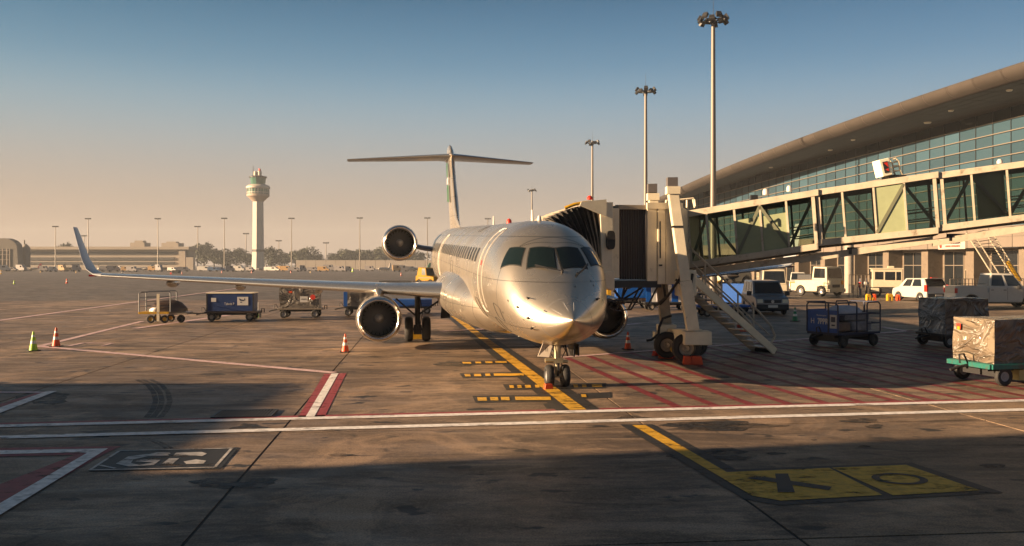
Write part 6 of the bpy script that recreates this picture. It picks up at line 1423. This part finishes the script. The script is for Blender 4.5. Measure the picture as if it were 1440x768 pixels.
# yellow posts / chocks before it
for i, (px, w_, h_, c, lb) in enumerate(((1221,6,9,'yellow','yellow chock block leftmost of the four before the boxy cab'),(1229.5,3.5,9,'orange','thin orange block beside the leftmost yellow one'),(1227.5,4,4,'yellow','small bright yellow lamp block between the left pair'),(1251,8,10,'yellow','arched yellow block below the middle of the boxy cab'),(1263,4.5,8,'orange','leaning orange block right of the arched yellow one'))):
    g0 = G(px, 422.5 if i != 3 else 423); k = g0.y/F; t = thing('marker_block', lb, 'marker block', g0, 0, 'yellow blocks before the boxy cab vehicle'); m = MB(); W, H = w_*k/2, h_*k
    m.side([(-W,0),(-W*.35,0),(-W*.3,H*.5),(W*.3,H*.5),(W*.35,0),(W,0),(W,H*.8),(W*.6,H),(-W*.6,H),(-W,H*.8)], -.18, .18); m.build('block', M[c], t, bevel=.02)
# white hatchback from behind
v = vehicle('hatchback', 'small white SUV with black rear bumper seen from behind right of the boxy cab', 'car', G(1303, 424.5)+Vector((.3,1.9,0)), R(102), 3.9, 1.85, [-1.2,1.25], .35, [(1.95,.7),(1.85,.95),(1.2,1.08),(-1.85,1.1),(-1.95,.75)], [[(1.3,1.02),(.55,1.72),(-1.45,1.75),(-1.9,1.05)]], white_v, [(.14,.44),(.5,.84)])
v.scale = (1.2,1.2,1.16); add(v, 'bumper', M['dark'], (-2.05,-1.88,-.9,.9,.3,.62), bevel=.04); add(v, 'number_plate', plate, (-2.07,-2.055,-.28,.28,.42,.55))
for s in (-1, 1): add(v, 'tail_light', lampr, (-1.98,-1.7,*sorted((s*.80,s*.935)),.75,1.25))
add(v, 'brake_light', lampr, (-1.62,-1.45,-.25,.25,1.73,1.80)); add(v, 'side_trim', M['dark'], (-1.6,1.8,-.945,-.92,.32,.44)); add(v, 'spoiler', white_v, (-1.72,-1.4,-.7,.7,1.70,1.76), bevel=.02)
# white pickup, side on, facing right
v = vehicle('pickup_truck', 'white crew cab pickup parked side on behind the plastic-wrapped dollies', 'pickup truck', G(1409, 434)+Vector((.1,1.2,0)), R(-6), 5.5, 1.95, [-1.75,1.75], .40, [(2.75,.8),(2.65,1.12),(1.55,1.25),(1.0,1.27),(-.75,1.27),(-.76,.95),(-2.7,.95),(-2.75,.6)], [[(1.45,1.22),(.75,2.08),(-.55,2.1),(-.72,1.22)]], white_v, [(.06,.46),(.54,.94)], .38)
v.scale = (1.16,1.16,1.22)
m = MB(); m.box(-2.75,-.8,-.97,-.90,.9,1.33); m.box(-2.75,-.8,.90,.97,.9,1.33); m.box(-2.75,-2.69,-.90,.90,.9,1.33); m.build('load_bed', white_v, v, bevel=.02)
add(v, 'door_handle', M['dark'], (.15,.32,-.99,-.972,1.08,1.12)); add(v, 'door_handle', M['dark'], (-.6,-.43,-.99,-.972,1.08,1.12)); add(v, 'mirror', M['dark'], (.95,1.12,-1.2,-.98,1.15,1.38), bevel=.03); add(v, 'bumper', M['dark'], (-2.95,-2.76,-.9,.9,.4,.62)); add(v, 'headlight', lampw, (2.66,2.78,-.92,-.6,.85,1.05)); add(v, 'tail_light', lampr, (-2.77,-2.6,-.98,-.94,.9,1.2)); add(v, 'tail_light', lampr, (-2.77,-2.75,.7,.92,.9,1.2))
add(v, 'door_seam', M['dark'], (.38,.395,-.981,-.976,.5,1.22),(-.72,-.705,-.981,-.976,.5,1.22),(1.3,1.315,-.981,-.976,.6,1.2)); add(v, 'bed_bars', M['dark'], (-2.7,-.9,-.95,-.92,1.45,1.48))
# yellow truck beyond the aircraft
v = vehicle('yellow_truck', 'bright yellow truck beyond the fuselage behind the wing root', 'truck', G(602, 402)+Vector((0,1.2,0)), R(-35), 3.6, 2.0, [-1.1,1.15], .45, [(1.8,.9),(1.75,1.35),(.6,1.5),(-1.75,1.5),(-1.8,.7)], [[(.4,1.45),(.1,2.7),(-1.4,2.75),(-1.6,1.45)]], principled('bright_yellow', (.30,.155,.0), .6, spec=.15), [(.1,.5)], .45)
add(v, 'side_stripe', M['dark'], (-1.2,1.2,-1.02,-1.003,1.15,1.25)); add(v, 'bumper', M['dark'], (1.75,1.95,-.9,.9,.4,.7))
# ground crew seen small by the fence
def person(px, py, d, col, lab):
    base = P(px, py, d); base.z = 0; t = thing('person', lab, 'person', base, 0); m = MB()
    rings = [(.0,.10,.09),(.45,.13,.11),(.85,.17,.13),(1.1,.18,.13),(1.38,.22,.12),(1.48,.10,.08),(1.53,.07,.07),(1.58,.09,.10),(1.68,.10,.11),(1.76,.05,.06)]
    m.loft([[Vector((a*math.cos(PI2*i/12), b*math.sin(PI2*i/12), z)) for i in range(12)] for z, a, b in rings])
    m.tube([(-.2,0,1.38),(-.28,-.02,1.1),(-.26,-.08,.82)], .05); m.tube([(.2,0,1.38),(.28,-.02,1.1),(.26,-.08,.82)], .05); m.build('body', principled('work_clothes', (.12,.12,.15), .8), t, smooth=50)
    m = MB(); m.loft([[Vector((a*1.08*math.cos(PI2*i/12), b*1.1*math.sin(PI2*i/12), z)) for i in range(12)] for z, a, b in rings[2:5]]); m.build('vest', col, t, smooth=50)
person(1210, 400, 92, M['red'], 'person in a red vest standing by the fence right of the round column'); person(1218, 400, 93, M['white'], 'person in white standing by the fence, right of the one in red')
# ------------------------------------------------------------------ haze
hz = MB(); hz.box(-900, 900, -60, 1500, -1.1, 62)
hm = bpy.data.materials.new('haze_air'); hm.use_nodes = True; n = hm.node_tree.nodes; n.clear()
out = n.new('ShaderNodeOutputMaterial'); pv = n.new('ShaderNodeVolumePrincipled'); pv.inputs['Color'].default_value = (.74,.78,.84,1); pv.inputs['Density'].default_value = .00028
pv.inputs['Anisotropy'].default_value = 0
hm.node_tree.links.new(pv.outputs[0], out.inputs['Volume'])
tag(hz.build('haze', hm), kind='stuff')
